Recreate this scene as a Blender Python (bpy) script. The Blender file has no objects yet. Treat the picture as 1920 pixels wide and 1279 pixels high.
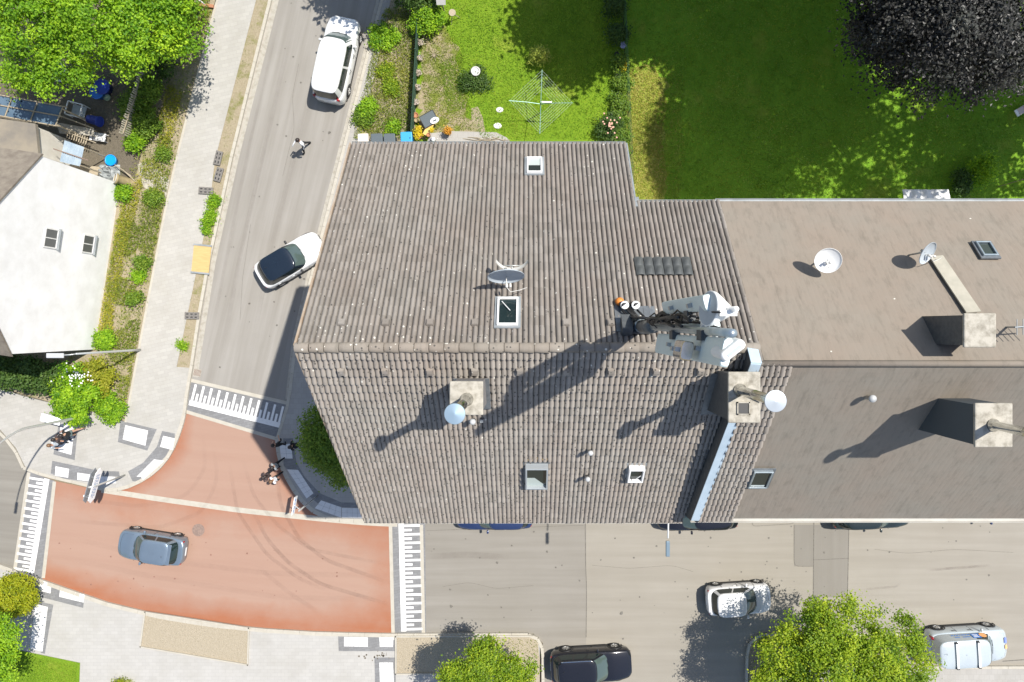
import bpy, bmesh, math, random
import numpy as np
from mathutils import Vector, Matrix
random.seed(7); RNG = np.random.default_rng(7)
R = math.radians
scene = bpy.context.scene
COL = scene.collection

# ------------------------------------------------------------------ camera, sky, sun, exposure
CAM_H = 39.4; FPX = 1280.0; NX, NY = 990.0, 610.0     # height, focal length and nadir in photograph pixels
cam_d = bpy.data.cameras.new('camera'); cam = bpy.data.objects.new('camera', cam_d); COL.objects.link(cam)
cam.location = (0, 0, CAM_H); cam.rotation_euler = (0, 0, 0)
cam_d.sensor_width = 36; cam_d.lens = 24
cam_d.shift_x = -(NX - 960) / 1920; cam_d.shift_y = -(639.5 - NY) / 1920
cam_d.clip_start = .5; cam_d.clip_end = 2000
scene.camera = cam
SUN_EL = R(62); SUN_AZ = math.atan2(.508, .861)       # azimuth as an angle from +x towards +y
wd = bpy.data.worlds.new('World'); scene.world = wd; wd.use_nodes = True
nt = wd.node_tree; bg = nt.nodes['Background']
sky = nt.nodes.new('ShaderNodeTexSky'); sky.sky_type = 'NISHITA'; sky.sun_disc = False
sky.sun_elevation = SUN_EL; sky.sun_rotation = math.pi / 2 - SUN_AZ
nt.links.new(sky.outputs[0], bg.inputs[0]); bg.inputs[1].default_value = .115
sl = bpy.data.lights.new('sun', 'SUN'); sl.energy = 4.75; sl.angle = R(.55); sl.color = (1, .955, .88)
so = bpy.data.objects.new('sun', sl); COL.objects.link(so)
sd = Vector((math.cos(SUN_EL) * math.cos(SUN_AZ), math.cos(SUN_EL) * math.sin(SUN_AZ), math.sin(SUN_EL)))
so.rotation_euler = sd.to_track_quat('Z', 'Y').to_euler(); so.location = (20, 12, 60)
vs = scene.view_settings; vs.view_transform = 'Standard'; vs.look = 'None'; vs.gamma = 1; vs.use_curve_mapping = False
vs.exposure = .52

# ------------------------------------------------------------------ helpers
def P(px, py, h=0.0):
    """point of the place seen at photograph pixel (px, py) that lies at height h"""
    k = (CAM_H - h) / FPX
    return Vector(((px - NX) * k, -(py - NY) * k, h))

def tag(o, label=None, cat=None, group=None, kind=None):
    if label: o['label'] = label
    if cat: o['category'] = cat
    if group: o['group'] = group
    if kind: o['kind'] = kind
    return o

def empty(name, loc=(0, 0, 0), rz=0, parent=None):
    o = bpy.data.objects.new(name, None); o.empty_display_size = .2
    o.location = loc; o.rotation_euler = (0, 0, rz); o.parent = parent
    COL.objects.link(o); return o

def thing(name, label, cat, loc=(0, 0, 0), rz=0, group=None):
    return tag(empty(name, loc, rz), label, cat, group)

class MB:
    """collects shapes into one mesh"""
    def __init__(s): s.v = []; s.f = []; s.m = []; s.t = []
    def add(s, vs, fs, mi=0, tint=0.0):
        b = len(s.v); s.v.extend([tuple(v) for v in vs])
        for f in fs: s.f.append([b + i for i in f]); s.m.append(mi); s.t.append(tint)
    def box(s, c, size, rz=0, mi=0, mat=None, tint=0.0):
        x, y, z = size[0] / 2, size[1] / 2, size[2] / 2
        M = (Matrix.Translation(Vector(c)) @ (mat if mat is not None else Matrix.Rotation(rz, 4, 'Z')))
        vs = [M @ Vector(p) for p in ((-x,-y,-z),(x,-y,-z),(x,y,-z),(-x,y,-z),(-x,-y,z),(x,-y,z),(x,y,z),(-x,y,z))]
        s.add(vs, [(0,3,2,1),(4,5,6,7),(0,1,5,4),(1,2,6,5),(2,3,7,6),(3,0,4,7)], mi, tint); return s
    def tube(s, pts, rad, n=8, mi=0, cap=True):
        pts = [Vector(p) for p in pts]
        rad = rad if isinstance(rad, (list, tuple)) else [rad] * len(pts)
        ring = []; base = len(s.v); up = None
        for i, p in enumerate(pts):
            d = (pts[min(i + 1, len(pts) - 1)] - pts[max(i - 1, 0)])
            if d.length < 1e-9: d = Vector((0, 0, 1))
            d.normalize()
            if up is None:
                up = Vector((0, 0, 1)) if abs(d.z) < .9 else Vector((1, 0, 0))
            a = d.cross(up);
            if a.length < 1e-6: a = d.cross(Vector((0, 1, 0)))
            a.normalize(); b = a.cross(d).normalized(); up = b
            for k in range(n):
                t = 2 * math.pi * k / n
                s.v.append(tuple(p + (a * math.cos(t) + b * math.sin(t)) * rad[i]))
        for i in range(len(pts) - 1):
            for k in range(n):
                q = base + i * n
                s.f.append([q + k, q + (k + 1) % n, q + n + (k + 1) % n, q + n + k]); s.m.append(mi); s.t.append(0.)
        if cap:
            s.f.append([base + k for k in range(n)][::-1]); s.m.append(mi); s.t.append(0.)
            q = base + (len(pts) - 1) * n
            s.f.append([q + k for k in range(n)]); s.m.append(mi); s.t.append(0.)
        return s
    def lathe(s, prof, n=20, c=(0, 0, 0), mi=0, M=None, cap=True):
        base = len(s.v); c = Vector(c)
        for r, z in prof:
            for k in range(n):
                t = 2 * math.pi * k / n
                p = Vector((r * math.cos(t), r * math.sin(t), z))
                if M is not None: p = M @ p
                s.v.append(tuple(p + c))
        for i in range(len(prof) - 1):
            for k in range(n):
                q = base + i * n
                s.f.append([q + k, q + (k + 1) % n, q + n + (k + 1) % n, q + n + k]); s.m.append(mi); s.t.append(0.)
        if cap:
            s.f.append([base + k for k in range(n)][::-1]); s.m.append(mi); s.t.append(0.)
            q = base + (len(prof) - 1) * n
            s.f.append([q + k for k in range(n)]); s.m.append(mi); s.t.append(0.)
        return s
    def grid(s, fn, nu, nv, mi=0, tint=0.0):
        base = len(s.v)
        for j in range(nv + 1):
            for i in range(nu + 1): s.v.append(tuple(fn(i / nu, j / nv)))
        for j in range(nv):
            for i in range(nu):
                q = base + j * (nu + 1) + i
                s.f.append([q, q + 1, q + nu + 2, q + nu + 1]); s.m.append(mi); s.t.append(tint)
        return s
    def mesh(s, name, mats, smooth=False, tint=False):
        me = bpy.data.meshes.new(name); me.from_pydata(s.v, [], s.f)
        for m in (mats if isinstance(mats, (list, tuple)) else [mats]): me.materials.append(m)
        if any(s.m): me.polygons.foreach_set('material_index', s.m)
        if smooth: me.polygons.foreach_set('use_smooth', [True] * len(s.f))
        if tint:
            a = me.attributes.new('tint', 'FLOAT', 'FACE'); a.data.foreach_set('value', s.t)
        me.update(); return me
    def build(s, name, mats, parent=None, smooth=False, tint=False, loc=None):
        o = bpy.data.objects.new(name, s.mesh(name, mats, smooth, tint)); COL.objects.link(o); o.parent = parent
        if loc is not None: o.location = loc
        return o

def inst(name, mesh, parent=None, loc=(0, 0, 0), rot=(0, 0, 0), sc=(1, 1, 1)):
    o = bpy.data.objects.new(name, mesh); COL.objects.link(o); o.parent = parent
    o.location = loc; o.rotation_euler = rot; o.scale = sc; return o

def bevel(o, w=.01, seg=2):
    m = o.modifiers.new('bevel', 'BEVEL'); m.width = w; m.segments = seg; m.limit_method = 'ANGLE'; return o

def copy_tree(o, parent=None):
    c = o.copy(); COL.objects.link(c); c.parent = parent
    for ch in [k for k in bpy.data.objects if k.parent == o]: copy_tree(ch, c)
    return c

def resample(pts, n):
    pts = [Vector(p) for p in pts]
    L = [0.0]
    for a, b in zip(pts, pts[1:]): L.append(L[-1] + (b - a).length)
    out = []; j = 0
    for i in range(n + 1):
        t = L[-1] * i / n
        while j < len(pts) - 2 and L[j + 1] < t: j += 1
        d = L[j + 1] - L[j]
        out.append(pts[j].lerp(pts[j + 1], 0 if d == 0 else (t - L[j]) / d))
    return out

def offset_line(pts, d):
    """polyline shifted sideways by d metres (to its left)"""
    out = []
    for i, p in enumerate(pts):
        a = pts[max(i - 1, 0)]; b = pts[min(i + 1, len(pts) - 1)]
        t = (b - a); t.z = 0; t.normalize()
        out.append(p + Vector((-t.y, t.x, 0)) * d)
    return out

# ------------------------------------------------------------------ materials
def nodes(m):
    m.use_nodes = True; t = m.node_tree
    return t, t.nodes['Principled BSDF'], t.nodes, t.links

def rgb(r, g, b): return (r, g, b, 1)

def mat(name, c, rough=.6, metal=0.0, c2=None, scale=6.0, detail=6.0, lo=.35, hi=.65, bump=0.0, bscale=60.0,
        coords='obj', coat=0.0, spec=.5, stretch=None, rot=0.0):
    m = bpy.data.materials.new(name); t, bs, N, L = nodes(m)
    bs.inputs['Base Color'].default_value = rgb(*c); bs.inputs['Roughness'].default_value = rough
    bs.inputs['Metallic'].default_value = metal; bs.inputs['Specular IOR Level'].default_value = spec
    bs.inputs['Coat Weight'].default_value = coat; bs.inputs['Coat Roughness'].default_value = .06
    if c2 is not None or bump:
        if coords == 'obj': src = N.new('ShaderNodeTexCoord').outputs['Object']
        else: src = N.new('ShaderNodeNewGeometry').outputs['Position']
        mp = N.new('ShaderNodeMapping'); mp.inputs['Rotation'].default_value = (0, 0, rot)
        if stretch: mp.inputs['Scale'].default_value = stretch
        L.new(src, mp.inputs[0]); src = mp.outputs[0]
    if c2 is not None:
        n = N.new('ShaderNodeTexNoise'); n.inputs['Scale'].default_value = scale; n.inputs['Detail'].default_value = detail
        n.inputs['Roughness'].default_value = .62
        L.new(src, n.inputs['Vector'])
        mr = N.new('ShaderNodeMapRange'); mr.inputs[1].default_value = lo; mr.inputs[2].default_value = hi
        L.new(n.outputs['Fac'], mr.inputs[0])
        mx = N.new('ShaderNodeMix'); mx.data_type = 'RGBA'
        mx.inputs[6].default_value = rgb(*c); mx.inputs[7].default_value = rgb(*c2)
        L.new(mr.outputs[0], mx.inputs[0]); L.new(mx.outputs[2], bs.inputs['Base Color'])
    if bump:
        n = N.new('ShaderNodeTexNoise'); n.inputs['Scale'].default_value = bscale; n.inputs['Detail'].default_value = 4
        L.new(src, n.inputs['Vector'])
        b = N.new('ShaderNodeBump'); b.inputs['Strength'].default_value = bump; b.inputs['Distance'].default_value = .02
        L.new(n.outputs['Fac'], b.inputs['Height']); L.new(b.outputs[0], bs.inputs['Normal'])
    return m

def mixc(t, fac, a, b):
    """node: mix colours / sockets"""
    mx = t.nodes.new('ShaderNodeMix'); mx.data_type = 'RGBA'
    for sck, val in ((mx.inputs[0], fac), (mx.inputs[6], a), (mx.inputs[7], b)):
        if isinstance(val, bpy.types.NodeSocket): t.links.new(val, sck)
        else: sck.default_value = val
    return mx.outputs[2]

def noise(t, src, scale, detail=5, rough=.6):
    n = t.nodes.new('ShaderNodeTexNoise'); n.inputs['Scale'].default_value = scale
    n.inputs['Detail'].default_value = detail; n.inputs['Roughness'].default_value = rough
    t.links.new(src, n.inputs['Vector']); return n.outputs['Fac']

def ramp(t, src, lo, hi, a=0.0, b=1.0):
    m = t.nodes.new('ShaderNodeMapRange'); t.links.new(src, m.inputs[0])
    m.inputs[1].default_value = lo; m.inputs[2].default_value = hi; m.inputs[3].default_value = a; m.inputs[4].default_value = b
    return m.outputs[0]

def math_(t, op, a, b=None):
    m = t.nodes.new('ShaderNodeMath'); m.operation = op
    for s_, v in ((m.inputs[0], a), (m.inputs[1], b)):
        if v is None: continue
        if isinstance(v, bpy.types.NodeSocket): t.links.new(v, s_)
        else: s_.default_value = v
    return m.outputs[0]

def pos(t, rot=0.0, stretch=None):
    g = t.nodes.new('ShaderNodeNewGeometry'); mp = t.nodes.new('ShaderNodeMapping')
    mp.inputs['Rotation'].default_value = (0, 0, rot)
    t.links.new(g.outputs['Position'], mp.inputs[0])
    if stretch:
        m2 = t.nodes.new('ShaderNodeMapping'); m2.inputs['Scale'].default_value = stretch
        t.links.new(mp.outputs[0], m2.inputs[0]); return m2.outputs[0]
    return mp.outputs[0]

def add_bump(t, bs, src, strength, dist=.02):
    b = t.nodes.new('ShaderNodeBump'); b.inputs['Strength'].default_value = strength; b.inputs['Distance'].default_value = dist
    t.links.new(src, b.inputs['Height']); t.links.new(b.outputs[0], bs.inputs['Normal'])

def asphalt(name, c, c2, ang, speck=.5):
    """worn asphalt with wheel-track streaks along the street (ang turns the street onto the x axis)"""
    m = bpy.data.materials.new(name); t, bs, N, L = nodes(m)
    p = pos(t, ang, (.05, 1.1, 1)); q = pos(t)
    streak = ramp(t, noise(t, p, 1.6, 4), .38, .64)
    big = ramp(t, noise(t, q, .35, 4), .3, .7)
    fine = noise(t, q, 55, 3, .7)
    col = mixc(t, streak, rgb(*c), rgb(*c2))
    col = mixc(t, math_(t, 'MULTIPLY', big, .35), col, rgb(c[0] * .86, c[1] * .85, c[2] * .82))
    spots = ramp(t, noise(t, q, 3.1, 7, .7), .66, .74)
    col = mixc(t, math_(t, 'MULTIPLY', spots, .4), col, rgb(c[0] * .6, c[1] * .58, c[2] * .54))
    col = mixc(t, ramp(t, fine, .25, .75, 0, speck * .4), col, rgb(c[0] * .7, c[1] * .7, c[2] * .7))
    L.new(col, bs.inputs['Base Color']); bs.inputs['Roughness'].default_value = .9
    bs.inputs['Specular IOR Level'].default_value = .25
    add_bump(t, bs, fine, .35, .008)
    return m

def paving(name, c, ang, bw=.4, bh=.2, var=.05, mortar=.82):
    m = bpy.data.materials.new(name); t, bs, N, L = nodes(m)
    p = pos(t, ang); q = pos(t)
    br = N.new('ShaderNodeTexBrick'); L.new(p, br.inputs['Vector'])
    br.inputs['Scale'].default_value = 1; br.inputs['Brick Width'].default_value = bw; br.inputs['Row Height'].default_value = bh
    br.inputs['Mortar Size'].default_value = .007; br.inputs['Mortar Smooth'].default_value = .4
    br.inputs['Color1'].default_value = rgb(*[v * (1 + var) for v in c]); br.inputs['Color2'].default_value = rgb(*[v * (1 - var) for v in c])
    br.inputs['Mortar'].default_value = rgb(*[v * mortar for v in c])
    d = ramp(t, noise(t, q, .7, 7, .65), .42, .72, 0, .38)
    col = mixc(t, d, br.outputs['Color'], rgb(c[0] * .72, c[1] * .70, c[2] * .64))
    sp = ramp(t, noise(t, q, 6, 6, .7), .66, .72, 0, .35)
    col = mixc(t, sp, col, rgb(c[0] * .55, c[1] * .52, c[2] * .47))
    L.new(col, bs.inputs['Base Color']); bs.inputs['Roughness'].default_value = .85
    bs.inputs['Specular IOR Level'].default_value = .25
    add_bump(t, bs, noise(t, q, 40, 3), .2, .006)
    return m

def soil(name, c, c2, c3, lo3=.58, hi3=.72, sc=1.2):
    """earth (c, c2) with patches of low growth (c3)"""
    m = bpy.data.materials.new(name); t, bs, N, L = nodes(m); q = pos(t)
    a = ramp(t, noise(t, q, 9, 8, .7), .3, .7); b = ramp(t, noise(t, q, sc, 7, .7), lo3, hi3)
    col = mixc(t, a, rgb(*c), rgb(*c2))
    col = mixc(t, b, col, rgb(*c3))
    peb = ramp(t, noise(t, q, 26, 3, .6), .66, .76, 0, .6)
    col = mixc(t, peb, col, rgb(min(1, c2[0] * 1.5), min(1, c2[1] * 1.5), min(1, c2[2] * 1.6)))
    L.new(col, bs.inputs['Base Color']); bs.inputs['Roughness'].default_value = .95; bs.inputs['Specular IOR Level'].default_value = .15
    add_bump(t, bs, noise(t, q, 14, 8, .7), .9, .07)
    return m

def leafmat(name, dark, mid, light, trans=.35, rough=.5):
    """leaf: colour picked per leaf, with light passing through"""
    m = bpy.data.materials.new(name); t, bs, N, L = nodes(m)
    a = N.new('ShaderNodeAttribute'); a.attribute_name = 'tint'
    cr = N.new('ShaderNodeValToRGB'); L.new(a.outputs['Fac'], cr.inputs[0])
    e = cr.color_ramp.elements; e[0].color = rgb(*dark); e[1].color = rgb(*light); k = e.new(.5); k.color = rgb(*mid)
    L.new(cr.outputs[0], bs.inputs['Base Color']); bs.inputs['Roughness'].default_value = rough
    bs.inputs['Specular IOR Level'].default_value = .3
    tr = N.new('ShaderNodeBsdfTranslucent'); mx = N.new('ShaderNodeMixShader'); mx.inputs[0].default_value = trans
    hs = N.new('ShaderNodeHueSaturation'); hs.inputs['Value'].default_value = 1.5; hs.inputs['Hue'].default_value = .487
    L.new(cr.outputs[0], hs.inputs['Color']); L.new(hs.outputs[0], tr.inputs[0])
    L.new(bs.outputs[0], mx.inputs[1]); L.new(tr.outputs[0], mx.inputs[2]); L.new(mx.outputs[0], N['Material Output'].inputs[0])
    return m

def roof_tile_mat(name, c, c2, lichen=1.0, moss=0.5):
    m = bpy.data.materials.new(name); t, bs, N, L = nodes(m); q = pos(t)
    a = N.new('ShaderNodeAttribute'); a.attribute_name = 'tint'; oi = N.new('ShaderNodeObjectInfo')
    v = math_(t, 'FRACT', math_(t, 'ADD', a.outputs['Fac'], oi.outputs['Random']))
    col = mixc(t, v, rgb(*c), rgb(*c2))
    big = ramp(t, noise(t, q, .55, 4), .35, .68)
    col = mixc(t, math_(t, 'MULTIPLY', big, .45), col, rgb(c[0] * 1.12, c[1] * .98, c[2] * .93))
    grime = ramp(t, noise(t, pos(t, 0, (1, .35, .35)), 5, 8, .7), .5, .75, 0, .55)
    col = mixc(t, grime, col, rgb(c[0] * .55, c[1] * .55, c[2] * .53))
    # dark moss dots and pale lichen discs
    vo = N.new('ShaderNodeTexVoronoi'); vo.inputs['Scale'].default_value = 11; L.new(q, vo.inputs['Vector'])
    dots = math_(t, 'LESS_THAN', vo.outputs['Distance'], .30)
    sel = N.new('ShaderNodeSeparateColor'); L.new(vo.outputs['Color'], sel.inputs[0])
    keep = math_(t, 'GREATER_THAN', sel.outputs[0], 1 - .30 * moss)
    col = mixc(t, math_(t, 'MULTIPLY', math_(t, 'MULTIPLY', dots, keep), .8), col, rgb(.03, .03, .028))
    vo2 = N.new('ShaderNodeTexVoronoi'); vo2.inputs['Scale'].default_value = 6.5; L.new(q, vo2.inputs['Vector'])
    s2 = N.new('ShaderNodeSeparateColor'); L.new(vo2.outputs['Color'], s2.inputs[0])
    size = ramp(t, s2.outputs[1], 0, 1, .06, .22)
    l1 = math_(t, 'LESS_THAN', math_(t, 'ADD', vo2.outputs['Distance'], ramp(t, noise(t, q, 45, 3), 0, 1, -.07, .07)), size)
    dens = ramp(t, noise(t, q, .9, 4), .42, .66, .0, .22)
    geo = N.new('ShaderNodeNewGeometry'); sx = N.new('ShaderNodeSeparateXYZ'); L.new(geo.outputs['Position'], sx.inputs[0])
    ridge = ramp(t, sx.outputs[2], 20.3, 21.3, 0, .22)       # lichen grows thicker on the old tiles near the ridge
    west = ramp(t, sx.outputs[0], -6.2, -3.5, .18, 0)
    dens = math_(t, 'MULTIPLY', math_(t, 'ADD', math_(t, 'ADD', dens, ridge), west), lichen)
    k2 = math_(t, 'LESS_THAN', s2.outputs[0], dens)
    col = mixc(t, math_(t, 'MULTIPLY', math_(t, 'MULTIPLY', l1, k2), .85), col, rgb(.62, .60, .53))
    L.new(col, bs.inputs['Base Color']); bs.inputs['Roughness'].default_value = .85; bs.inputs['Specular IOR Level'].default_value = .3
    add_bump(t, bs, noise(t, q, 60, 4), .25, .006)
    return m

m_asph_n = asphalt('asphalt_side_street', (.245, .228, .202), (.305, .288, .262), -math.atan2(1, .235))
m_asph_w = asphalt('asphalt_west', (.200, .185, .160), (.245, .230, .200), R(5))
m_asph_s = asphalt('asphalt_main_street', (.225, .208, .180), (.265, .247, .218), 0)
m_asph_e = asphalt('asphalt_tan', (.265, .243, .205), (.300, .277, .237), 0)
m_patch = asphalt('asphalt_patch', (.205, .19, .165), (.225, .21, .185), R(90))
m_seam = mat('bitumen_seam', (.09, .08, .065), .8, c2=(.16, .15, .13), scale=8, coords='pos')
m_pave = paving('pale_paving', (.375, .36, .33), R(-13))
m_pave_s = paving('pale_paving_south', (.385, .372, .348), R(0), .4, .2, .035)
m_pave_b = paving('old_paving', (.34, .325, .30), R(0), .3, .3)
m_grey = paving('grey_paving', (.20, .20, .202), R(-13), .3, .15, .10, .7)
m_white_slab = mat('white_slab', (.62, .61, .595), .8, c2=(.52, .51, .49), scale=4, lo=.5, hi=.8, coords='pos', bump=.2)
m_kerb = mat('kerb_stone', (.42, .39, .33), .85, c2=(.36, .33, .27), scale=3, lo=.4, hi=.75, coords='pos', bump=.3)
m_gutter = mat('gutter_setts', (.37, .345, .295), .9, c2=(.25, .225, .18), scale=4, lo=.45, hi=.75, coords='pos', bump=.5)
m_line = mat('road_paint', (.70, .69, .67), .7, c2=(.55, .53, .50), scale=7, lo=.55, hi=.85, coords='pos')
m_soil = soil('verge_soil', (.27, .225, .15), (.37, .315, .22), (.17, .175, .05), .5, .68)
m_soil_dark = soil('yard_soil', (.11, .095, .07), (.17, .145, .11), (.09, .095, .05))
m_soil_bed = soil('bed_soil', (.33, .28, .20), (.40, .345, .26), (.25, .225, .14), .7, .85)
m_earth = soil('earth', (.20, .17, .12), (.26, .22, .15), (.12, .13, .05))
m_soil_garden = soil('garden_soil_mix', (.27, .225, .14), (.36, .30, .20), (.17, .20, .04), .44, .58, 1.6)
m_grass_dry = soil('dry_grass', (.29, .31, .06), (.21, .27, .035), (.37, .35, .11), .5, .7)

def lawn_mat(name, a, b, c, dry):
    m = bpy.data.materials.new(name); t, bs, N, L = nodes(m); q = pos(t)
    col = mixc(t, ramp(t, noise(t, q, 1.0, 8, .7), .32, .68), rgb(*a), rgb(*b))
    col = mixc(t, ramp(t, noise(t, q, 13, 8, .75), .45, .7), col, rgb(*c))
    col = mixc(t, ramp(t, noise(t, q, .42, 5, .6), .58, .74, 0, .8), col, rgb(*dry))
    fine = noise(t, q, 34, 6, .75)
    col = mixc(t, ramp(t, fine, .55, .75, 0, .6), col, rgb(a[0] * .5, a[1] * .55, a[2] * .5))
    L.new(col, bs.inputs['Base Color']); bs.inputs['Roughness'].default_value = .9; bs.inputs['Specular IOR Level'].default_value = .15
    add_bump(t, bs, noise(t, q, 22, 8, .75), 1.0, .09)
    return m
m_lawn = lawn_mat('lawn', (.125, .245, .014), (.19, .315, .02), (.245, .34, .026), (.34, .37, .06))
m_lawn2 = lawn_mat('lawn_lifted_shade', (.14, .31, .022), (.20, .39, .03), (.28, .42, .036), (.36, .41, .06))  # greens lightened to lift the tree shade on the meadow
m_blade = leafmat('grass_blades', (.10, .22, .012), (.20, .33, .02), (.36, .42, .05), .35, .6)
m_weed = leafmat('weeds', (.10, .15, .02), (.20, .26, .03), (.38, .36, .06), .3, .6)
m_weed_y = leafmat('yellow_weeds', (.17, .21, .02), (.36, .36, .03), (.55, .48, .06), .3, .6)

def red_mat():
    m = bpy.data.materials.new('red_asphalt'); t, bs, N, L = nodes(m); q = pos(t)
    a = N.new('ShaderNodeAttribute'); a.attribute_name = 'wear'
    w = math_(t, 'ADD', a.outputs['Fac'], ramp(t, noise(t, q, .5, 5), .3, .7, -.18, .18))
    col = mixc(t, ramp(t, w, .05, .75), rgb(.30, .112, .055), rgb(.335, .225, .172))
    st = ramp(t, noise(t, pos(t, R(5), (.06, 1, 1)), 1.3, 5), .4, .7, 0, .45)
    col = mixc(t, st, col, rgb(.29, .18, .135))
    fine = noise(t, q, 60, 3, .7)
    col = mixc(t, ramp(t, fine, .3, .75, 0, .3), col, rgb(.28, .135, .09))
    sp = ramp(t, noise(t, q, 4, 7, .7), .68, .74, 0, .4)
    col = mixc(t, sp, col, rgb(.20, .11, .08))
    L.new(col, bs.inputs['Base Color']); bs.inputs['Roughness'].default_value = .9; bs.inputs['Specular IOR Level'].default_value = .2
    add_bump(t, bs, fine, .3, .006)
    return m
m_red = red_mat()

def tyre_mat():
    m = bpy.data.materials.new('tyre_mark'); t, bs, N, L = nodes(m); q = pos(t)
    bs.inputs['Base Color'].default_value = rgb(.10, .06, .05); bs.inputs['Roughness'].default_value = .85
    a = N.new('ShaderNodeAttribute'); a.attribute_name = 'fade'
    al = math_(t, 'MULTIPLY', math_(t, 'MULTIPLY', a.outputs['Fac'], .5), ramp(t, noise(t, q, 2.2, 6, .7), .3, .75, .15, 1))
    L.new(al, bs.inputs['Alpha'])
    return m
m_tyre_mark = tyre_mat()

m_tile = roof_tile_mat('roof_tile_clay', (.186, .169, .148), (.25, .228, .202), 1.9, .25)
m_tile_s = roof_tile_mat('roof_tile_mossy_lifted', (.245, .224, .196), (.322, .294, .258), 1.0, 1.1)  # moss dots are growth; base lightened to offset grazing sun on this slope
m_tile_n = roof_tile_mat('roof_tile_neighbour', (.215, .188, .153), (.226, .197, .161), .03, .0)
m_tile_n2 = roof_tile_mat('roof_tile_neighbour_street', (.222, .200, .166), (.232, .209, .174), .03, .0)
m_ridge = roof_tile_mat('ridge_tile_clay', (.20, .18, .152), (.255, .23, .196), 2.6, .5)
m_vent_tile = mat('dark_vent_tile', (.055, .06, .06), .7, c2=(.085, .09, .088), scale=8)
m_render = mat('house_render', (.62, .59, .53), .9, c2=(.52, .49, .43), scale=1.5, bump=.3)
m_white_wall = mat('white_render', (.86, .855, .845), .9, c2=(.74, .73, .71), scale=.9, bump=.15)
m_zinc = mat('zinc', (.42, .47, .50), .38, .75, c2=(.30, .36, .40), scale=3)
m_zinc_pale = mat('zinc_pale', (.30, .32, .33), .55, .2, c2=(.22, .24, .25), scale=2)
m_steel = mat('stainless', (.62, .62, .60), .22, 1.0, c2=(.5, .5, .48), scale=5)
m_galv = mat('galvanised', (.48, .49, .47), .45, .6, c2=(.38, .39, .38), scale=10)
m_white_gutter = mat('pale_gutter', (.44, .425, .385), .6, c2=(.36, .345, .31), scale=1.2)
m_white_frame = mat('white_frame', (.76, .75, .73), .45, c2=(.55, .54, .5), scale=5, lo=.5, hi=.9)
m_grey_frame = mat('grey_frame', (.36, .39, .41), .4, .3)
m_glass = mat('dark_glass', (.012, .022, .022), .04, spec=.7)
m_glass_pale = mat('pale_blind', (.40, .45, .42), .25, spec=.6)
m_concrete = mat('concrete', (.40, .37, .31), .9, c2=(.20, .18, .14), scale=5, lo=.42, hi=.72, bump=.4)
m_slate = mat('slate_cladding', (.055, .06, .065), .6, c2=(.085, .09, .09), scale=9, bump=.2)
m_lead = mat('lead_flashing', (.20, .215, .225), .55, .4, c2=(.13, .14, .15), scale=4)
m_black = mat('black_plastic', (.02, .02, .021), .5)
m_rubber = mat('rubber', (.025, .025, .025), .85, c2=(.05, .048, .045), scale=20)
m_antenna = mat('antenna_shell', (.62, .70, .69), .5, c2=(.57, .65, .64), scale=2)
m_antenna_w = mat('antenna_white', (.75, .75, .73), .5)
m_cable = mat('cable', (.02, .02, .022), .5)
m_orange = mat('orange_conduit', (.62, .20, .03), .5)
m_dish = mat('dish_grey', (.40, .44, .47), .45, c2=(.34, .38, .41), scale=3)
m_dish_pale = mat('dish_pale', (.60, .59, .55), .5)
m_bark = mat('bark', (.13, .10, .075), .95, c2=(.07, .055, .04), scale=12, bump=.8)
m_wood = mat('weathered_wood', (.42, .36, .26), .8, c2=(.28, .23, .16), scale=6, stretch=(1, 8, 8), bump=.3)
m_ply = mat('plywood', (.50, .365, .155), .7, c2=(.42, .30, .12), scale=2, stretch=(6, 1, 1))
m_recycled = mat('recycled_plastic', (.13, .12, .11), .75, c2=(.20, .185, .165), scale=12, bump=.3)
m_fence_green = mat('fence_green', (.022, .075, .045), .55)
m_screen_green = mat('screen_green', (.03, .085, .05), .8, c2=(.02, .055, .035), scale=5)
m_post = mat('pole_galv', (.55, .56, .54), .4, .55)
m_sign = mat('sign_white', (.80, .80, .80), .35)
m_sign_grey = mat('sign_back', (.30, .31, .32), .45, .4)
m_ink = mat('sign_ink', (.12, .19, .33), .5)
m_blue_plastic = mat('blue_plastic', (.02, .16, .55), .4)
m_blue_deep = mat('blue_plastic_deep', (.02, .05, .32), .4)
m_bin_blue = mat('bin_blue', (.03, .29, .62), .45)
m_bin_grey = mat('bin_grey', (.075, .095, .105), .55)
m_bin_beige = mat('bin_beige', (.60, .55, .47), .6)
m_yellow_wood = mat('yellow_board', (.62, .42, .13), .6)
m_terracotta = mat('terracotta', (.40, .18, .09), .8, c2=(.30, .14, .08), scale=5)
m_pipe_clay = mat('clay_pipe', (.34, .27, .15), .7, c2=(.25, .20, .10), scale=5)
m_pot_grey = mat('pot_grey', (.50, .49, .46), .7)
m_tarp = mat('grey_tarp', (.34, .36, .36), .6, c2=(.25, .27, .27), scale=5)
m_poly = mat('polycarbonate', (.22, .29, .36), .3, c2=(.34, .40, .45), scale=2)
m_glassroof = mat('tinted_roof_sheet', (.075, .12, .17), .12, c2=(.11, .16, .21), scale=1, spec=.6)
m_felt = mat('roofing_felt', (.16, .145, .125), .9, c2=(.23, .20, .155), scale=1)
m_redcloth = mat('red_cloth', (.42, .05, .07), .8)
m_iron = mat('cast_iron', (.20, .145, .12), .8, .2, c2=(.29, .205, .165), scale=10)
m_tyre = mat('tyre', (.022, .022, .022), .85)
m_rim = mat('alloy_rim', (.55, .55, .54), .3, .8)
m_tail = mat('tail_light_red', (.28, .008, .012), .2, spec=.7)
m_lamp_clear = mat('headlight_clear', (.24, .27, .28), .12, spec=.8)
m_plate = mat('number_plate', (.78, .78, .76), .4)
m_chrome = mat('chrome', (.8, .8, .8), .12, 1.0)
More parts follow.
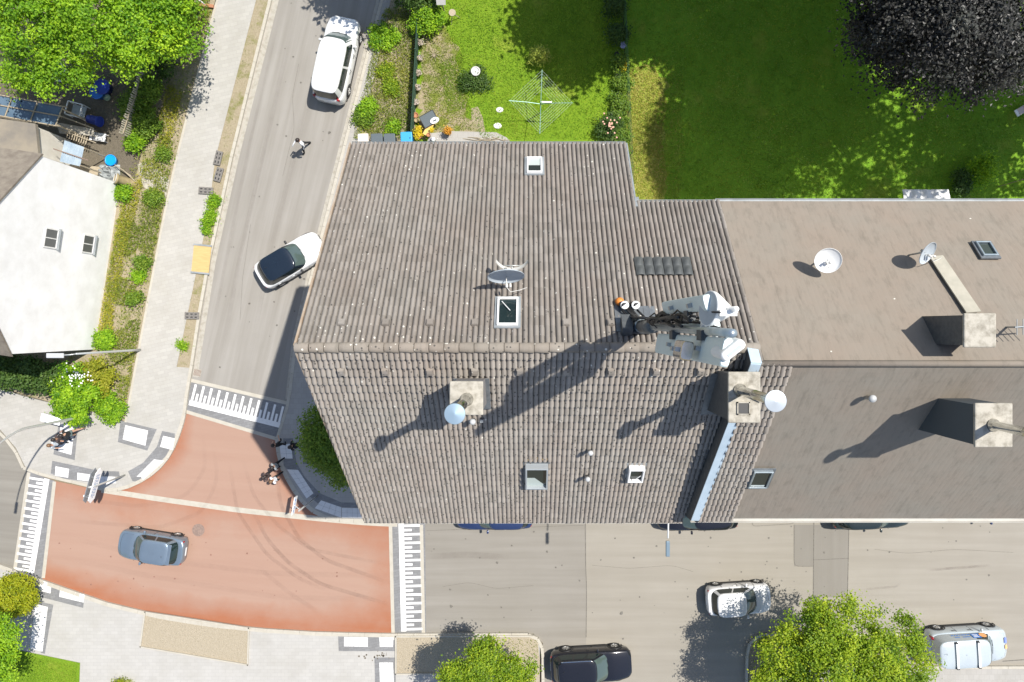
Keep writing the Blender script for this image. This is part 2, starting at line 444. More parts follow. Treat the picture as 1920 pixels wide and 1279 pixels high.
m_interior = mat('windscreen_glass', (.06, .085, .078), .05, spec=.8)
m_line_white = mat('line_cord', (.62, .66, .58), .7)
m_alu_green = mat('green_tube', (.22, .38, .33), .4, .3)
m_skin = mat('skin', (.50, .30, .21), .6)
m_skin_dark = mat('skin_dark', (.30, .17, .11), .6)
m_hair = mat('dark_hair', (.022, .014, .012), .5)
m_hair_b = mat('brown_hair', (.16, .09, .045), .5)
m_cloth = {}
def cloth(k):
    C = dict(white=(.75, .76, .78), pale=(.60, .66, .72), black=(.018, .018, .02), navy=(.045, .06, .09), grey=(.33, .35, .36),
             teal=(.16, .22, .22), brown=(.07, .05, .05))[k]
    if k not in m_cloth: m_cloth[k] = mat('cloth_' + k, C, .9, c2=tuple(v * .75 for v in C), scale=9)
    return m_cloth[k]

# ------------------------------------------------------------------ ground surfaces
def struct(name, mb, m, parent=None, smooth=False, tint=False):
    o = mb.build(name, m, parent, smooth, tint)
    if parent is None: o['kind'] = 'structure'
    return o

def poly(name, pts, h, m, skirt=0.0, parent=None):
    v = [P(x, y, h) for x, y in pts]
    area = sum(a.x * b.y - b.x * a.y for a, b in zip(v, v[1:] + v[:1]))
    if area < 0: v = v[::-1]
    bm = bmesh.new(); vv = [bm.verts.new(p) for p in v]
    f = bm.faces.new(vv)
    if skirt:
        lo = [bm.verts.new(p - Vector((0, 0, skirt))) for p in v]; n = len(v)
        for i in range(n): bm.faces.new((vv[i], lo[i], lo[(i + 1) % n], vv[(i + 1) % n]))
    f.normal_update(); bmesh.ops.triangulate(bm, faces=[f])
    me = bpy.data.meshes.new(name); bm.to_mesh(me); bm.free(); me.materials.append(m)
    o = bpy.data.objects.new(name, me); COL.objects.link(o); o.parent = parent
    if parent is None: o['kind'] = 'structure'
    return o

def rough(pts, step=10, j=4.5):
    out = []; n = len(pts); st = random.getstate(); random.seed(len(pts) * 7 + 1)
    for i in range(n):
        (x1, y1), (x2, y2) = pts[i], pts[(i + 1) % n]; k = max(1, int(math.hypot(x2 - x1, y2 - y1) / step))
        for q in range(k): out.append((x1 + (x2 - x1) * q / k + random.gauss(0, j), y1 + (y2 - y1) * q / k + random.gauss(0, j)))
    random.setstate(st); return out

def ruled(name, a, b, h, m, nu=40, nv=1, parent=None, attr=None, skirt=0):
    A = resample([P(x, y, h) for x, y in a], nu); B = resample([P(x, y, h) for x, y in b], nu)
    mb = MB(); mb.grid(lambda u, v: A[round(u * nu)].lerp(B[round(u * nu)], v), nu, nv)
    o = struct(name, mb, m, parent)
    me = o.data
    if me.polygons[0].normal.z < 0: me.flip_normals()
    if attr:
        at = me.attributes.new(attr[0], 'FLOAT', 'POINT')
        at.data.foreach_set('value', [attr[1](i / nu, j / nv) for j in range(nv + 1) for i in range(nu + 1)])
    return o

def strip(name, pts, w, h, m, parent=None, attr=None, n=None, world=False):
    L = [Vector(p) for p in pts] if world else [P(x, y, h) for x, y in pts]
    n = n or max(2, 6 * len(L)); L = resample(L, n)
    # smooth
    for _ in range(3):
        L = [L[0]] + [(L[i - 1] + L[i] * 2 + L[i + 1]) / 4 for i in range(1, len(L) - 1)] + [L[-1]]
    a = offset_line(L, w / 2); b = offset_line(L, -w / 2)
    mb = MB(); mb.grid(lambda u, v: (b if v < .5 else a)[round(u * n)], n, 1)
    o = struct(name, mb, m, parent); me = o.data
    if me.polygons[0].normal.z < 0: me.flip_normals()
    if attr:
        at = me.attributes.new(attr[0], 'FLOAT', 'POINT')
        at.data.foreach_set('value', [attr[1](i / n) for j in range(2) for i in range(n + 1)])
    return o

gmb = MB(); gmb.add([(-300, -300, -.06), (300, -300, -.06), (300, 300, -.06), (-300, 300, -.06)], [(0, 1, 2, 3)])
struct('ground', gmb, m_earth)

KL = [(528, -90), (508, 0), (480, 112), (434, 300), (416, 385), (392, 494), (374, 595), (360, 690), (352, 735), (347, 775)]  # west kerb of side street
KCORN = [(347, 775), (341, 800), (332, 825), (322, 848), (308, 868), (292, 884), (272, 898), (248, 910), (222, 917), (200, 918)]
KR = [(740, -90), (717, 0), (666, 200), (615, 400), (583, 527), (556, 640), (543, 752), (521, 822)]
KSE = [(521, 822), (522, 840), (525, 856), (531, 880), (546, 907), (557, 925), (571, 942), (588, 957), (606, 968), (640, 974), (690, 977)]
# side street
ruled('side_street_road', [(528, -90), (508, 0), (434, 300), (392, 494), (357, 712)], [(740, -90), (717, 0), (615, 400), (583, 527), (544, 755)], 0, m_asph_n, 40, 6)
# west street
poly('west_street_road', [(-260, 640), (0, 803), (30, 840), (53, 884), (27, 1066), (0, 1056), (-260, 985)], 0, m_asph_w)
# main street eastwards
poly('main_street_road', [(796, 940), (1099, 940), (1099, 1320), (1018, 1320), (1018, 1206), (1000, 1188), (796, 1190)], 0, m_asph_s)
poly('main_street_road', [(1099, 900), (2300, 880), (2300, 1251), (1880, 1251), (1440, 1251), (1395, 1320), (1099, 1320)], 0, m_asph_e)
# red raised junction
ruled('red_junction', [(347, 775), (332, 825), (308, 868), (272, 898), (222, 917), (196, 921)], [(521, 826), (524, 856), (546, 907), (571, 942), (606, 970), (625, 976)], .004, m_red, 40, 16,
      attr=('wear', lambda u, v: min(1, min(v, 1 - v) * 4 + .12)))
ruled('red_junction', [(103, 902), (196, 921), (300, 938), (450, 958), (600, 974), (729, 983)], [(79, 1086), (200, 1128), (300, 1152), (400, 1168), (500, 1178), (600, 1184), (735, 1187)], .004, m_red, 60, 24,
      attr=('wear', lambda u, v: min(1, min((1 - v) * 3.1, .35 + v * 1.6) * min(1, .4 + (1 - u) * 3))))
strip('flush_kerb_line', [(190, 919), (300, 936), (450, 957), (600, 973), (690, 981), (745, 983)], .30, .009, m_kerb)
# crossing bands with grey setts
poly('crossing_band', [(357, 712), (543, 756), (520, 826), (347, 774)], .006, m_grey)
poly('crossing_band', [(53, 884), (103, 902), (79, 1088), (27, 1068)], .006, m_grey)
poly('crossing_band', [(729, 975), (797, 975), (799, 1189), (735, 1188)], .006, m_grey)
def line(pts, w=.2, h=.011): return strip('crossing_edge_line', pts, w, h, m_kerb)
line([(357, 713), (543, 757)]); line([(349, 772), (522, 824)]); line([(54, 886), (28, 1066)]); line([(102, 903), (81, 1084)])
line([(732, 984), (737, 1187)]); line([(790, 984), (794, 1189)])
def teeth(a, b, long, short, side, n, bar=.3):
    """painted comb marking: a bar from a to b with alternating long and short teeth"""
    A = P(*a, .012); B = P(*b, .012); d = (B - A); Ln = d.length; d.normalize(); nrm = Vector((-d.y, d.x, 0)) * side
    mb = MB()
    def quad(s0, s1, t0, t1):
        q = [A + d * s0 + nrm * t0, A + d * s1 + nrm * t0, A + d * s1 + nrm * t1, A + d * s0 + nrm * t1]
        if (q[1] - q[0]).cross(q[2] - q[1]).z < 0: q = q[::-1]
        mb.add(q, [(0, 1, 2, 3)])
    quad(0, Ln, -bar, 0)
    for k in range(n):
        c = Ln * (k + .5) / n
        quad(c - .066, c + .066, .002, long if k % 2 == 0 else short)
    return struct('comb_marking', mb, m_line)
teeth((356, 750), (527, 793), .95, .45, 1, 23)
teeth((757, 982), (762, 1184), .92, .45, 1, 25)
teeth((83, 897), (54, 1074), .85, .42, -1, 25)

# pavements
H_P = .12
poly('pavement', [(440, -90), (406, 0), (330, 300), (308, 400), (260, 656), (235, 792), (180, 770), (100, 757), (40, 742), (0, 728), (-260, 600), (-260, 690), (0, 805), (30, 840), (50, 881),
     (100, 893), (152, 905), (200, 917), (222, 916), (248, 909), (272, 897), (292, 883), (308, 867), (322, 847), (332, 824), (341, 799), (347, 772), (352, 735), (360, 690), (331, 688),
     (391, 400), (403, 300), (480, 0), (502, -90)], H_P, m_pave, .15)
poly('pavement', [(740, -90), (717, 0), (666, 200), (615, 400), (583, 527), (556, 640), (543, 752), (521, 822), (522, 840), (525, 856), (531, 880), (546, 907), (571, 942), (606, 968), (640, 974), (690, 975),
     (1000, 966), (2300, 930), (2300, 800), (900, 820), (850, 420), (830, 300), (676, 262), (752, -90)], H_P, m_pave_b, .15)
poly('pavement', [(-260, 1005), (0, 1064), (79, 1091), (200, 1133), (300, 1157), (400, 1173), (500, 1183), (600, 1189), (735, 1192), (796, 1194), (1000, 1192), (1012, 1208), (1012, 1330),
     (1012, 1420), (-260, 1420)], H_P, m_pave_s, .15)
poly('pavement', [(1440, 1254), (1880, 1254), (2300, 1254), (2300, 1420), (1440, 1420)], H_P, m_pave_b, .15)

# kerbs: single stones
kerb_unit = MB().box((0, 0, 0), (1, 1, 1)).mesh('kerb_stone', m_kerb)
def kerb(pts, w=.16, top=.135, L=.95):
    root = empty('kerb'); root['kind'] = 'structure'
    pl = [P(x, y, 0) for x, y in pts]; tot = sum((b - a).length for a, b in zip(pl, pl[1:]))
    n = max(1, round(tot / L)); S = resample(pl, n)
    for a, b in zip(S, S[1:]):
        d = b - a; c = (a + b) / 2
        inst('kerb_stone', kerb_unit, root, (c.x, c.y, top / 2 - .06 + random.uniform(-.003, .003)), (0, 0, math.atan2(d.y, d.x)), (d.length - .012, w, top + .12))
    return root
kerb(KL, .17); kerb(KCORN, .2, .13, .7); kerb(KR, .17); kerb(KSE, .24, .13, .8)
kerb([(0, 1060), (79, 1089), (200, 1131), (300, 1155), (400, 1171), (500, 1181), (600, 1187), (735, 1190), (990, 1189)], .22)
kerb([(990, 1189), (1003, 1192), (1012, 1200), (1016, 1212), (1018, 1230), (1018, 1330)], .17, .135, .6)
kerb([(-120, 735), (0, 806), (30, 842), (48, 880), (100, 894), (152, 906), (200, 918)], .16)
kerb([(1398, 1320), (1400, 1215), (1408, 1198), (1424, 1190), (1450, 1188), (1700, 1188)], .15, .135, .7)
kerb([(1700, 1250), (1880, 1250), (2200, 1249)], .15)
# gutter of setts along the west kerb
ruled('street_gutter', [(531, -90), (511, 0), (437, 300), (395, 494), (363, 690), (361, 706)], [(543, -90), (523, 0), (447, 300), (404, 494), (373, 690), (371, 708)], .005, m_gutter, 30)
ruled('street_gutter', [(735, -90), (712, 0), (661, 200), (610, 400), (578, 527), (552, 640), (540, 750)], [(729, -90), (706, 0), (655, 200), (604, 400), (573, 527), (547, 640), (535, 748)], .005, m_gutter, 30)

# tactile fields: white slabs in grey borders
field_root = empty('tactile_paving'); field_root['kind'] = 'structure'
def field(q, nu, nv, grey=None):
    A, B, C, D = [P(x, y, H_P) for x, y in q]
    for i in range(nu):
        for j in range(nv):
            f = lambda u, v: A.lerp(B, u).lerp(D.lerp(C, u), v)
            g = .012 / max((B - A).length / nu, .05) / 2; gv = .012 / max((D - A).length / nv, .05) / 2
            q4 = [f((i + a) / nu, (j + b) / nv) for a, b in ((g, gv), (1 - g, gv), (1 - g, 1 - gv), (g, 1 - gv))]
            if (q4[1] - q4[0]).cross(q4[2] - q4[1]).z < 0: q4 = q4[::-1]
            dz = Vector((0, 0, .012 + random.uniform(-.002, .002))); mb = MB(); mb.add([p + dz for p in q4] + [p - Vector((0, 0, .02)) for p in q4], [(0, 1, 2, 3)] + [(k, k + 4, (k + 1) % 4 + 4, (k + 1) % 4) for k in range(4)])
            mb.build('paving_slab', m_white_slab, field_root)
def greyband(*q): poly('grey_band', q, H_P + .004, m_grey)
greyband((226, 789), (294, 805), (276, 845), (221, 829)); field([(235, 797), (278, 807), (273, 836), (230, 824)], 5, 3)
greyband((304, 808), (328, 813), (327, 833), (314, 852), (300, 866), (262, 905), (248, 902), (240, 884), (268, 868), (294, 838)); field([(306, 817), (328, 822), (324, 844), (300, 838)], 2, 2)
field([(289, 861), (309, 864), (272, 894), (256, 894)], 2, 4); field([(262, 890), (290, 866), (300, 872), (268, 900)], 3, 1)
greyband((110, 795), (146, 804), (140, 863), (100, 852)); field([(114, 790), (141, 797), (134, 853), (109, 846)], 2, 6)
greyband((98, 864), (178, 881), (176, 905), (120, 898), (95, 888)); field([(104, 874), (130, 879), (128, 896), (103, 892)], 3, 2); field([(145, 886), (172, 890), (170, 903), (145, 900)], 3, 1)
greyband((192, 883), (223, 884), (225, 894), (193, 893)); field([(186, 893), (216, 894), (218, 906), (188, 908)], 3, 1)
greyband((68, 1108), (98, 1098), (158, 1120), (156, 1140), (70, 1118)); field([(74, 1086), (97, 1095), (95, 1113), (72, 1107)], 3, 2); field([(113, 1101), (159, 1115), (157, 1130), (111, 1119)], 5, 2)
greyband((70, 1127), (100, 1134), (84, 1226), (76, 1224), (90, 1140), (70, 1134)); field([(66, 1132), (90, 1138), (80, 1222), (56, 1216)], 2, 9)
greyband((634, 1193), (708, 1195), (712, 1196), (740, 1200), (740, 1221), (635, 1221)); field([(645, 1194), (690, 1195), (690, 1213), (645, 1212)], 5, 2); field([(711, 1194), (738, 1194), (737, 1213), (712, 1213)], 3, 2)
greyband((702, 1233), (742, 1233), (742, 1330), (704, 1330)); field([(711, 1242), (737, 1242), (741, 1330), (714, 1330)], 3, 9)
greyband((531, 822), (549, 822), (553, 850), (556, 868), (572, 895), (600, 925), (640, 942), (700, 944), (700, 953), (640, 951), (597, 945), (574, 925), (545, 890), (532, 872))
field([(524, 833), (546, 832), (549, 860), (527, 860)], 2, 3); field([(538, 880), (559, 881), (588, 925), (575, 935)], 2, 6); field([(602, 938), (640, 951), (640, 971), (590, 953)], 4, 2); field([(641, 952), (690, 953), (690, 972), (641, 971)], 5, 2)
greyband((568, 850), (592, 850), (592, 870), (568, 870))

# planting strips, beds, gardens
H_S = .10
poly('verge_soil', [(502, -90), (480, 0), (403, 300), (391, 400), (331, 690), (357, 690), (371, 595), (389, 494), (413, 385), (431, 300), (505, 0), (525, -90)], H_S, m_soil, .1)
poly('planting_strip', [(440, -90), (404, 0), (328, 300), (306, 400), (258, 656), (233, 790), (180, 768), (100, 756), (0, 727), (-200, 630), (-200, -90)], H_S - .01, m_soil)
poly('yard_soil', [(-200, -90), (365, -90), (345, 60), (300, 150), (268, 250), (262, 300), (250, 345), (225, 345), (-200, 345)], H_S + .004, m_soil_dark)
poly('concrete_apron', [(258, 308), (282, 302), (318, 338), (311, 372), (270, 352), (262, 330)], H_S + .02, m_concrete)
poly('planting_bed', [(273, 1147), (467, 1177), (465, 1246), (264, 1212)], H_P + .012, m_soil_bed)
poly('planting_bed', [(744, 1195), (1008, 1195), (1012, 1240), (1012, 1330), (1005, 1330), (930, 1262), (744, 1262)], H_P + .012, m_soil_bed)
poly('planting_bed', [(1404, 1330), (1404, 1215), (1412, 1202), (1430, 1194), (1700, 1194), (1700, 1330)], .11, m_earth)
poly('front_lawn', [(-260, 1200), (0, 1212), (58, 1224), (150, 1243), (147, 1330), (-260, 1420)], H_P + .03, m_lawn)
def rail(pts):
    root = empty('bed_edging'); root['kind'] = 'structure'
    for a, b in zip(pts, pts[1:]):
        A, B = P(*a, H_P), P(*b, H_P); d = B - A
        MB().box((A + B) / 2 + Vector((0, 0, .02)), (d.length + .06, .07, .12), math.atan2(d.y, d.x)).build('edging_board', m_kerb, root)
rail([(273, 1147), (467, 1177), (465, 1246), (264, 1212), (273, 1147)]); rail([(742, 1193), (742, 1263), (935, 1263)]); rail([(742, 1193), (1000, 1192)])
def thinline(pts, w, h=H_P + .006, m=None): return strip('path_edging', pts, w, h, m or m_kerb)
thinline([(440, -90), (406, 0), (330, 300), (308, 400), (260, 656), (235, 792)], .13)
poly('garden_strip', [(752, -90), (722, 0), (660, 266), (660, 300), (776, 300), (788, 0), (790, -90)], H_S - .01, m_soil)
poly('garden_lawn', [(790, -90), (787, 0), (776, 300), (1180, 300), (1166, 0), (1164, -90)], H_S, m_lawn)
poly('garden_soil', rough([(794, 40), (830, 50), (862, 100), (858, 150), (880, 205), (895, 260), (860, 262), (782, 262)]), H_S + .008, m_soil_garden)
poly('garden_soil', [(884, 203), (896, 200), (905, 220), (912, 258), (884, 258)], H_S + .009, m_soil)
poly('garden_path', [(806, 250), (845, 246), (930, 248), (950, 258), (960, 270), (800, 270)], H_S + .012, m_pave_b)
poly('meadow', [(1164, -90), (1168, 0), (1186, 420), (2300, 420), (2300, -400), (1160, -400)], H_S, m_lawn2)
poly('dry_grass_strip', rough([(1176, 140), (1215, 128), (1250, 150), (1244, 190), (1228, 215), (1246, 250), (1236, 290), (1250, 340), (1238, 415), (1190, 415)], 8, 4), H_S + .006, m_grass_dry)

# asphalt repairs
for q in ([(1490, 984), (1526, 984), (1525, 1062), (1489, 1062)], [(1527, 984), (1592, 984), (1590, 1120), (1524, 1120)]):
    poly('asphalt_repair', q, .004, m_patch)
for pts, w in (([(1097, 940), (1098, 1060), (1100, 1100), (1099, 1195)], .035), ([(1410, 975), (1410, 987), (1490, 982), (1490, 975)], .025), ([(1489, 984), (1489, 1062), (1525, 1062)], .03),
               ([(1526, 975), (1525, 1120)], .045), ([(1592, 975), (1589, 1120)], .045), ([(1525, 1050), (1591, 1047)], .035), ([(1452, 1128), (1470, 1127)], .02), ([(800, 995), (1094, 985)], .02),
               ([(1440, 1090), (1440, 1112), (1455, 1112)], .02), ([(1880, 1240), (1920, 1237), (2100, 1230)], .05)):
    strip('asphalt_seam', pts, w, .009, m_seam, n=24)
# tyre marks curving through the junction
for pts, w, a in (([(520, 880), (525, 945), (560, 1010), (610, 1050), (735, 1095)], .22, .35), ([(470, 950), (500, 1010), (540, 1055), (600, 1095), (735, 1135)], .22, .40),
                  ([(430, 870), (445, 960), (500, 1040), (560, 1085), (620, 1110)], .20, .28), ([(455, 860), (475, 930), (520, 985), (580, 1030), (735, 1060)], .20, .25),
                  ([(400, 830), (408, 900), (380, 960), (300, 990), (110, 975)], .22, .16), ([(380, 800), (385, 880), (350, 930), (260, 950), (105, 930)], .22, .14),
                  ([(480, 1060), (540, 1110), (600, 1150)], .24, .18), ([(100, 1000), (300, 1050), (500, 1075), (735, 1080)], .3, .12), ([(95, 1040), (280, 1080), (520, 1120), (735, 1125)], .3, .10)):
    strip('tyre_mark', pts, w, .015, m_tyre_mark, n=40, attr=('fade', lambda u, a=a: a * min(1, 5 * u, 5 * (1 - u))))
for k, (pts, w, a) in enumerate((([(560, 0), (500, 260), (450, 480), (410, 700)], .25, .22), ([(625, 0), (560, 260), (505, 480), (460, 720)], .28, .14), ([(530, 0), (470, 260), (425, 480), (385, 690)], .2, .18),
                  ([(800, 1043), (880, 1040), (960, 1046)], .35, .25), ([(1735, 1070), (1780, 1066), (1860, 1060)], .14, .5), ([(1620, 1105), (1680, 1100), (1690, 1092)], .12, .4))):
    strip('tyre_mark', pts, w, .013, m_tyre_mark, n=40, attr=('fade', lambda u, a=a: a * min(1, 5 * u, 5 * (1 - u))))
mat_red_stain = mat('red_stain', (.17, .085, .06), .9, c2=(.24, .13, .10), scale=9, coords='pos')
def blob(px, py, r, h=.012, name='oil_stain', m=None):
    c = P(px, py, h); pts = [c + Vector((math.cos(t), math.sin(t), 0)) * r * random.uniform(.6, 1.15) for t in np.linspace(0, 6.28, 13)[:-1]]
    mb = MB(); mb.add(pts, [tuple(range(12))]); struct(name, mb, m or m_seam)
for px, py, r in ((846, 1137, .1), (940, 1139, .06), (1168, 1198, .07), (1545, 1036, .08), (932, 1055, .08), (617, 249, .11), (570, 523, .07), (1165, 1150, .12)):
    blob(px, py, r)
for k in range(26):
    blob(random.gauss(708, 14), random.gauss(1229, 4), random.uniform(.02, .06), H_P + .01, 'dropped_earth', m_soil_dark)
# manhole and drain
c = P(372, 994, .004)
o = tag(MB().lathe([(.36, 0), (.36, .012), (.34, .016), (.30, .010), (.28, .018), (.05, .018)], 28).build('manhole_cover', m_iron, loc=c), 'round rusty manhole cover in the red asphalt behind the blue car', 'manhole cover')
g = thing('drain_grate', 'small slotted drain grate by the kerb above the comb crossing', 'drain grate', P(370, 699, .004), R(-12))
MB().box((0, 0, .004), (.44, .44, .01)).build('frame', m_gutter, g)
bar = MB().box((0, 0, 0), (.03, .36, .02)).mesh('bar', m_iron)
for k in range(6): inst('bar', bar, g, (-.17 + .068 * k, 0, .012))

# ------------------------------------------------------------------ the tiled apartment building
YR, HR = -.58, 21.3; SN, SS = .833, .957              # ridge position and height, fall per metre of both slopes
def hN(Y): return HR - SN * (Y - YR)
def hS(Y): return HR - SS * (YR - Y)
def RN(px, py):
    a = -(py - NY) / FPX; Y = a * (CAM_H - HR - SN * YR) / (1 - SN * a); h = hN(Y)
    return Vector(((px - NX) * (CAM_H - h) / FPX, Y, h))
def RS(px, py, up=0.0, y0=YR, h0=HR):
    a = -(py - NY) / FPX; Y = a * (CAM_H - h0 + SS * y0) / (1 + SS * a); h = h0 - SS * (y0 - Y)
    return Vector(((px - NX) * (CAM_H - h) / FPX, Y, h))
def slope_frame(side, s=None):
    s = s or (SN if side == 'N' else SS); a = math.atan(s); sg = 1 if side == 'N' else -1
    ex = Vector((1, 0, 0)); ed = Vector((0, sg * math.cos(a), -math.sin(a))); en = Vector((0, sg * math.sin(a), math.cos(a)))
    return ex, ed, en
def frame_mat(side, p):
    ex, ed, en = slope_frame(side)
    if side == 'N': ey = -ed
    else: ey = -ed
    # columns: x along ridge, y up the slope, z outwards (x flips on the garden side to stay right handed)
    x = ey.cross(en)
    M = Matrix((x, ey, en)).transposed().to_4x4(); M.translation = p; return M

TW, TL = .30, .34
def tile_verts(relief=1.0, seg=12, step=.024, slot=.085, hump_h=.050):
    if relief == 1.0:
        fr = [0, slot, slot + .01, .2, .36, .52, .68, .82, 1 - slot - .01, 1 - slot]; us = []; z = []
        for hump in (0, 1):
            for f in fr:
                us.append((hump + f) * TW / 2); z.append(-.026 if f < slot + .005 or f > 1 - slot - .005 else .012 + hump_h * max(0, math.sin(math.pi * (f - slot - .005) / (.99 - 2 * slot))) ** .75)
        us.append(TW); z.append(-.03); seg = len(us) - 1
    else:
        us = [i * TW / seg for i in range(seg + 1)]
        z = [relief * .048 * abs(math.sin(math.pi * u / (TW / 2))) ** .55 for u in us]
    rows = []
    rows.append([(u, -.05, zz - .004) for u, zz in zip(us, z)])
    rows.append([(u, TL, zz + step * relief) for u, zz in zip(us, z)])
    rows.append([(u, TL - .002, zz - .024) for u, zz in zip(us, z)])
    n = seg + 1; v = rows[0] + rows[1] + rows[2]
    f = [(j * n + i, j * n + i + 1, (j + 1) * n + i + 1, (j + 1) * n + i) for j in range(2) for i in range(seg)]
    return v, f
TV, TF = tile_verts(); TVS, TFS = tile_verts(step=.10, slot=.05, hump_h=.044)
def tiles_field(side, x0, x1, y_top, h_top, nrows, s, keep=None, clampx=None, relief=1.0, seg=12, skip_rows=0, tl=TL):
    """joined field of single tiles; each sits a little differently and carries its own tint"""
    ex, ed, en = slope_frame(side, s); V, F = ((TV, TF) if side == 'N' else (TVS, TFS)) if (relief == 1.0 and seg == 12) else tile_verts(relief, seg)
    top = Vector((0, y_top, h_top)); cols = int(math.ceil((x1 - x0) / TW - 1e-6))
    Va = np.array(V); Fa = np.array(F); nv = len(V); vs_, fs_, ts_ = [], [], []
    flip = side == 'N'
    k = 0
    for r in range(skip_rows, nrows):
        for c in range(cols):
            o = top + ed * (r * tl); X = x0 + c * TW
            if keep and not keep(X + TW / 2, o.y, r): continue
            j = RNG.normal(0, 1, 4) * (1 if relief == 1.0 else .25)
            loc = Va.copy(); loc[:, 1] += j[0] * .005; loc[:, 2] += j[1] * .0025 + loc[:, 1] * j[2] * .008
            xs = X + loc[:, 0] + j[3] * .0015; d = loc[:, 1] * (tl / TL); n_ = loc[:, 2]
            if clampx:
                lo, hi = clampx(o.y); xs = np.clip(xs, lo, hi)
            pts = np.stack([xs, o.y + ed.y * d + en.y * n_, o.z + ed.z * d + en.z * n_], 1)
            vs_.append(pts); fs_.append(Fa + k * nv); ts_.append(RNG.random()); k += 1
    vs_ = np.concatenate(vs_); fs_ = np.concatenate(fs_)
    if not flip: fs_ = fs_[:, ::-1]
    me = bpy.data.meshes.new('roof_tiling'); me.vertices.add(len(vs_)); me.vertices.foreach_set('co', vs_.ravel())
    me.loops.add(fs_.size); me.loops.foreach_set('vertex_index', fs_.ravel().astype(np.int32))
    me.polygons.add(len(fs_)); me.polygons.foreach_set('loop_start', np.arange(0, fs_.size, 4, dtype=np.int32))
    at = me.attributes.new('tint', 'FLOAT', 'FACE'); at.data.foreach_set('value', np.repeat(np.array(ts_), len(F)))
    me.update(calc_edges=True); me.shade_flat(); return me

bld = thing('apartment_building', 'large corner apartment building under a weathered brown tiled gable roof', 'apartment building')
XWN, XWR, XWS = -6.17, -6.15, -5.74                   # west verge at garden eave, ridge and street eave
YEN, YES = 6.33, -6.85; XSTEP, YSTEP, XE = 3.42, 3.92, 6.0
def westx(Y): return XWR + (XWN - XWR) * (Y - YR) / (YEN - YR) if Y > YR else XWR + (XWS - XWR) * (YR - Y) / (YR - YES)
def eastS(Y): return 5.74 + (5.42 - 5.74) * (YR - Y) / (YR - YES)
# walls
wb = MB()
A = [(-5.72, 6.0), (3.1, 6.0), (3.1, 3.65), (6.02, 3.65), (6.02, -6.45), (-5.42, -6.45)]
def roofh(x, y): return (hN(y) if y > YR else hS(y)) - .14
ring = []
for (x, y) in A: ring.append((x, y))
low = [(x, y, .1) for x, y in ring]; high = [(x, y, roofh(x, y)) for x, y in ring]
wb.add(low + high, [(i, i + 6, (i + 1) % 6 + 6, (i + 1) % 6) for i in range(4)] + [])
wb.add([(6.02, 3.65, .1), (6.02, 3.65, roofh(0, 3.65)), (6.02, YR, HR - .14), (6.02, -6.45, roofh(0, -6.45)), (6.02, -6.45, .1)], [(0, 1, 2, 3, 4)])
wb.add([(6.02, -6.45, .1), (-5.42, -6.45, .1), (-5.42, -6.45, roofh(0, -6.45)), (6.02, -6.45, roofh(0, -6.45))], [(0, 1, 2, 3)])
wb.add([(-5.42, -6.45, .1), (-5.72, 6.0, .1), (-5.72, 6.0, roofh(0, 6.0)), (-5.58, YR, HR - .14), (-5.42, -6.45, roofh(0, -6.45))], [(0, 1, 2, 3, 4)])
wb.build('wall', m_render, bld)
# roof boards under the tiles
rb = MB()
def slab(pts, dz):
    n = len(pts); t = [Vector(p) for p in pts]; b = [p - Vector((0, 0, dz)) for p in t]
    rb.add(t + b, [tuple(range(n)), tuple(range(2 * n - 1, n - 1, -1))] + [(i, i + n, (i + 1) % n + n, (i + 1) % n) for i in range(n)])
dn = .035
slab([(XWR, YR, HR - dn), (XE, YR, HR - dn), (XE, YSTEP, hN(YSTEP) - dn), (XSTEP, YSTEP, hN(YSTEP) - dn), (XSTEP, YEN, hN(YEN) - dn), (XWN, YEN, hN(YEN) - dn)], .08)
slab([(XWS, YES, hS(YES) - dn), (5.42, YES, hS(YES) - dn), (5.74, YR - .004, HR - dn - .004), (XWR, YR - .004, HR - dn - .004)], .08)
roof = rb.build('roof', m_lead, bld)
LN = (YEN - YR) / math.cos(math.atan(SN)); LS = (YR - YES) / math.cos(math.atan(SS))
RWN, RWS = round(LN / TL), round(LS / TL); TLN, TLS = LN / RWN, LS / RWS
offN = offS = .01
exN, edN, enN = slope_frame('N'); exS, edS, enS = slope_frame('S')
topN = Vector((0, YR, HR)) + edN * offN; topS = Vector((0, YR, HR)) + edS * offS
NROW, SROW = 4, 3                                     # courses next to the ridge: nearest the eye, single tiles
def keepN(x, y, r): return not (x > XSTEP and y > YSTEP - .2) and x < XE
o = bpy.data.objects.new('roof_tiling', tiles_field('N', XWR, XE, topN.y, topN.z, RWN, SN, keepN, lambda Y: (westx(Y), 99), skip_rows=NROW, tl=TLN))
COL.objects.link(o); o.parent = roof; o['kind'] = 'stuff'; o.data.materials.append(m_tile)
o = bpy.data.objects.new('roof_tiling', tiles_field('S', XWR, 5.95, topS.y, topS.z, RWS, SS, lambda x, y, r: westx(y) - .12 < x < eastS(y) + .12, lambda Y: (westx(Y), eastS(Y)), skip_rows=SROW, tl=TLS))
COL.objects.link(o); o.parent = roof; o['kind'] = 'stuff'; o.data.materials.append(m_tile_s)
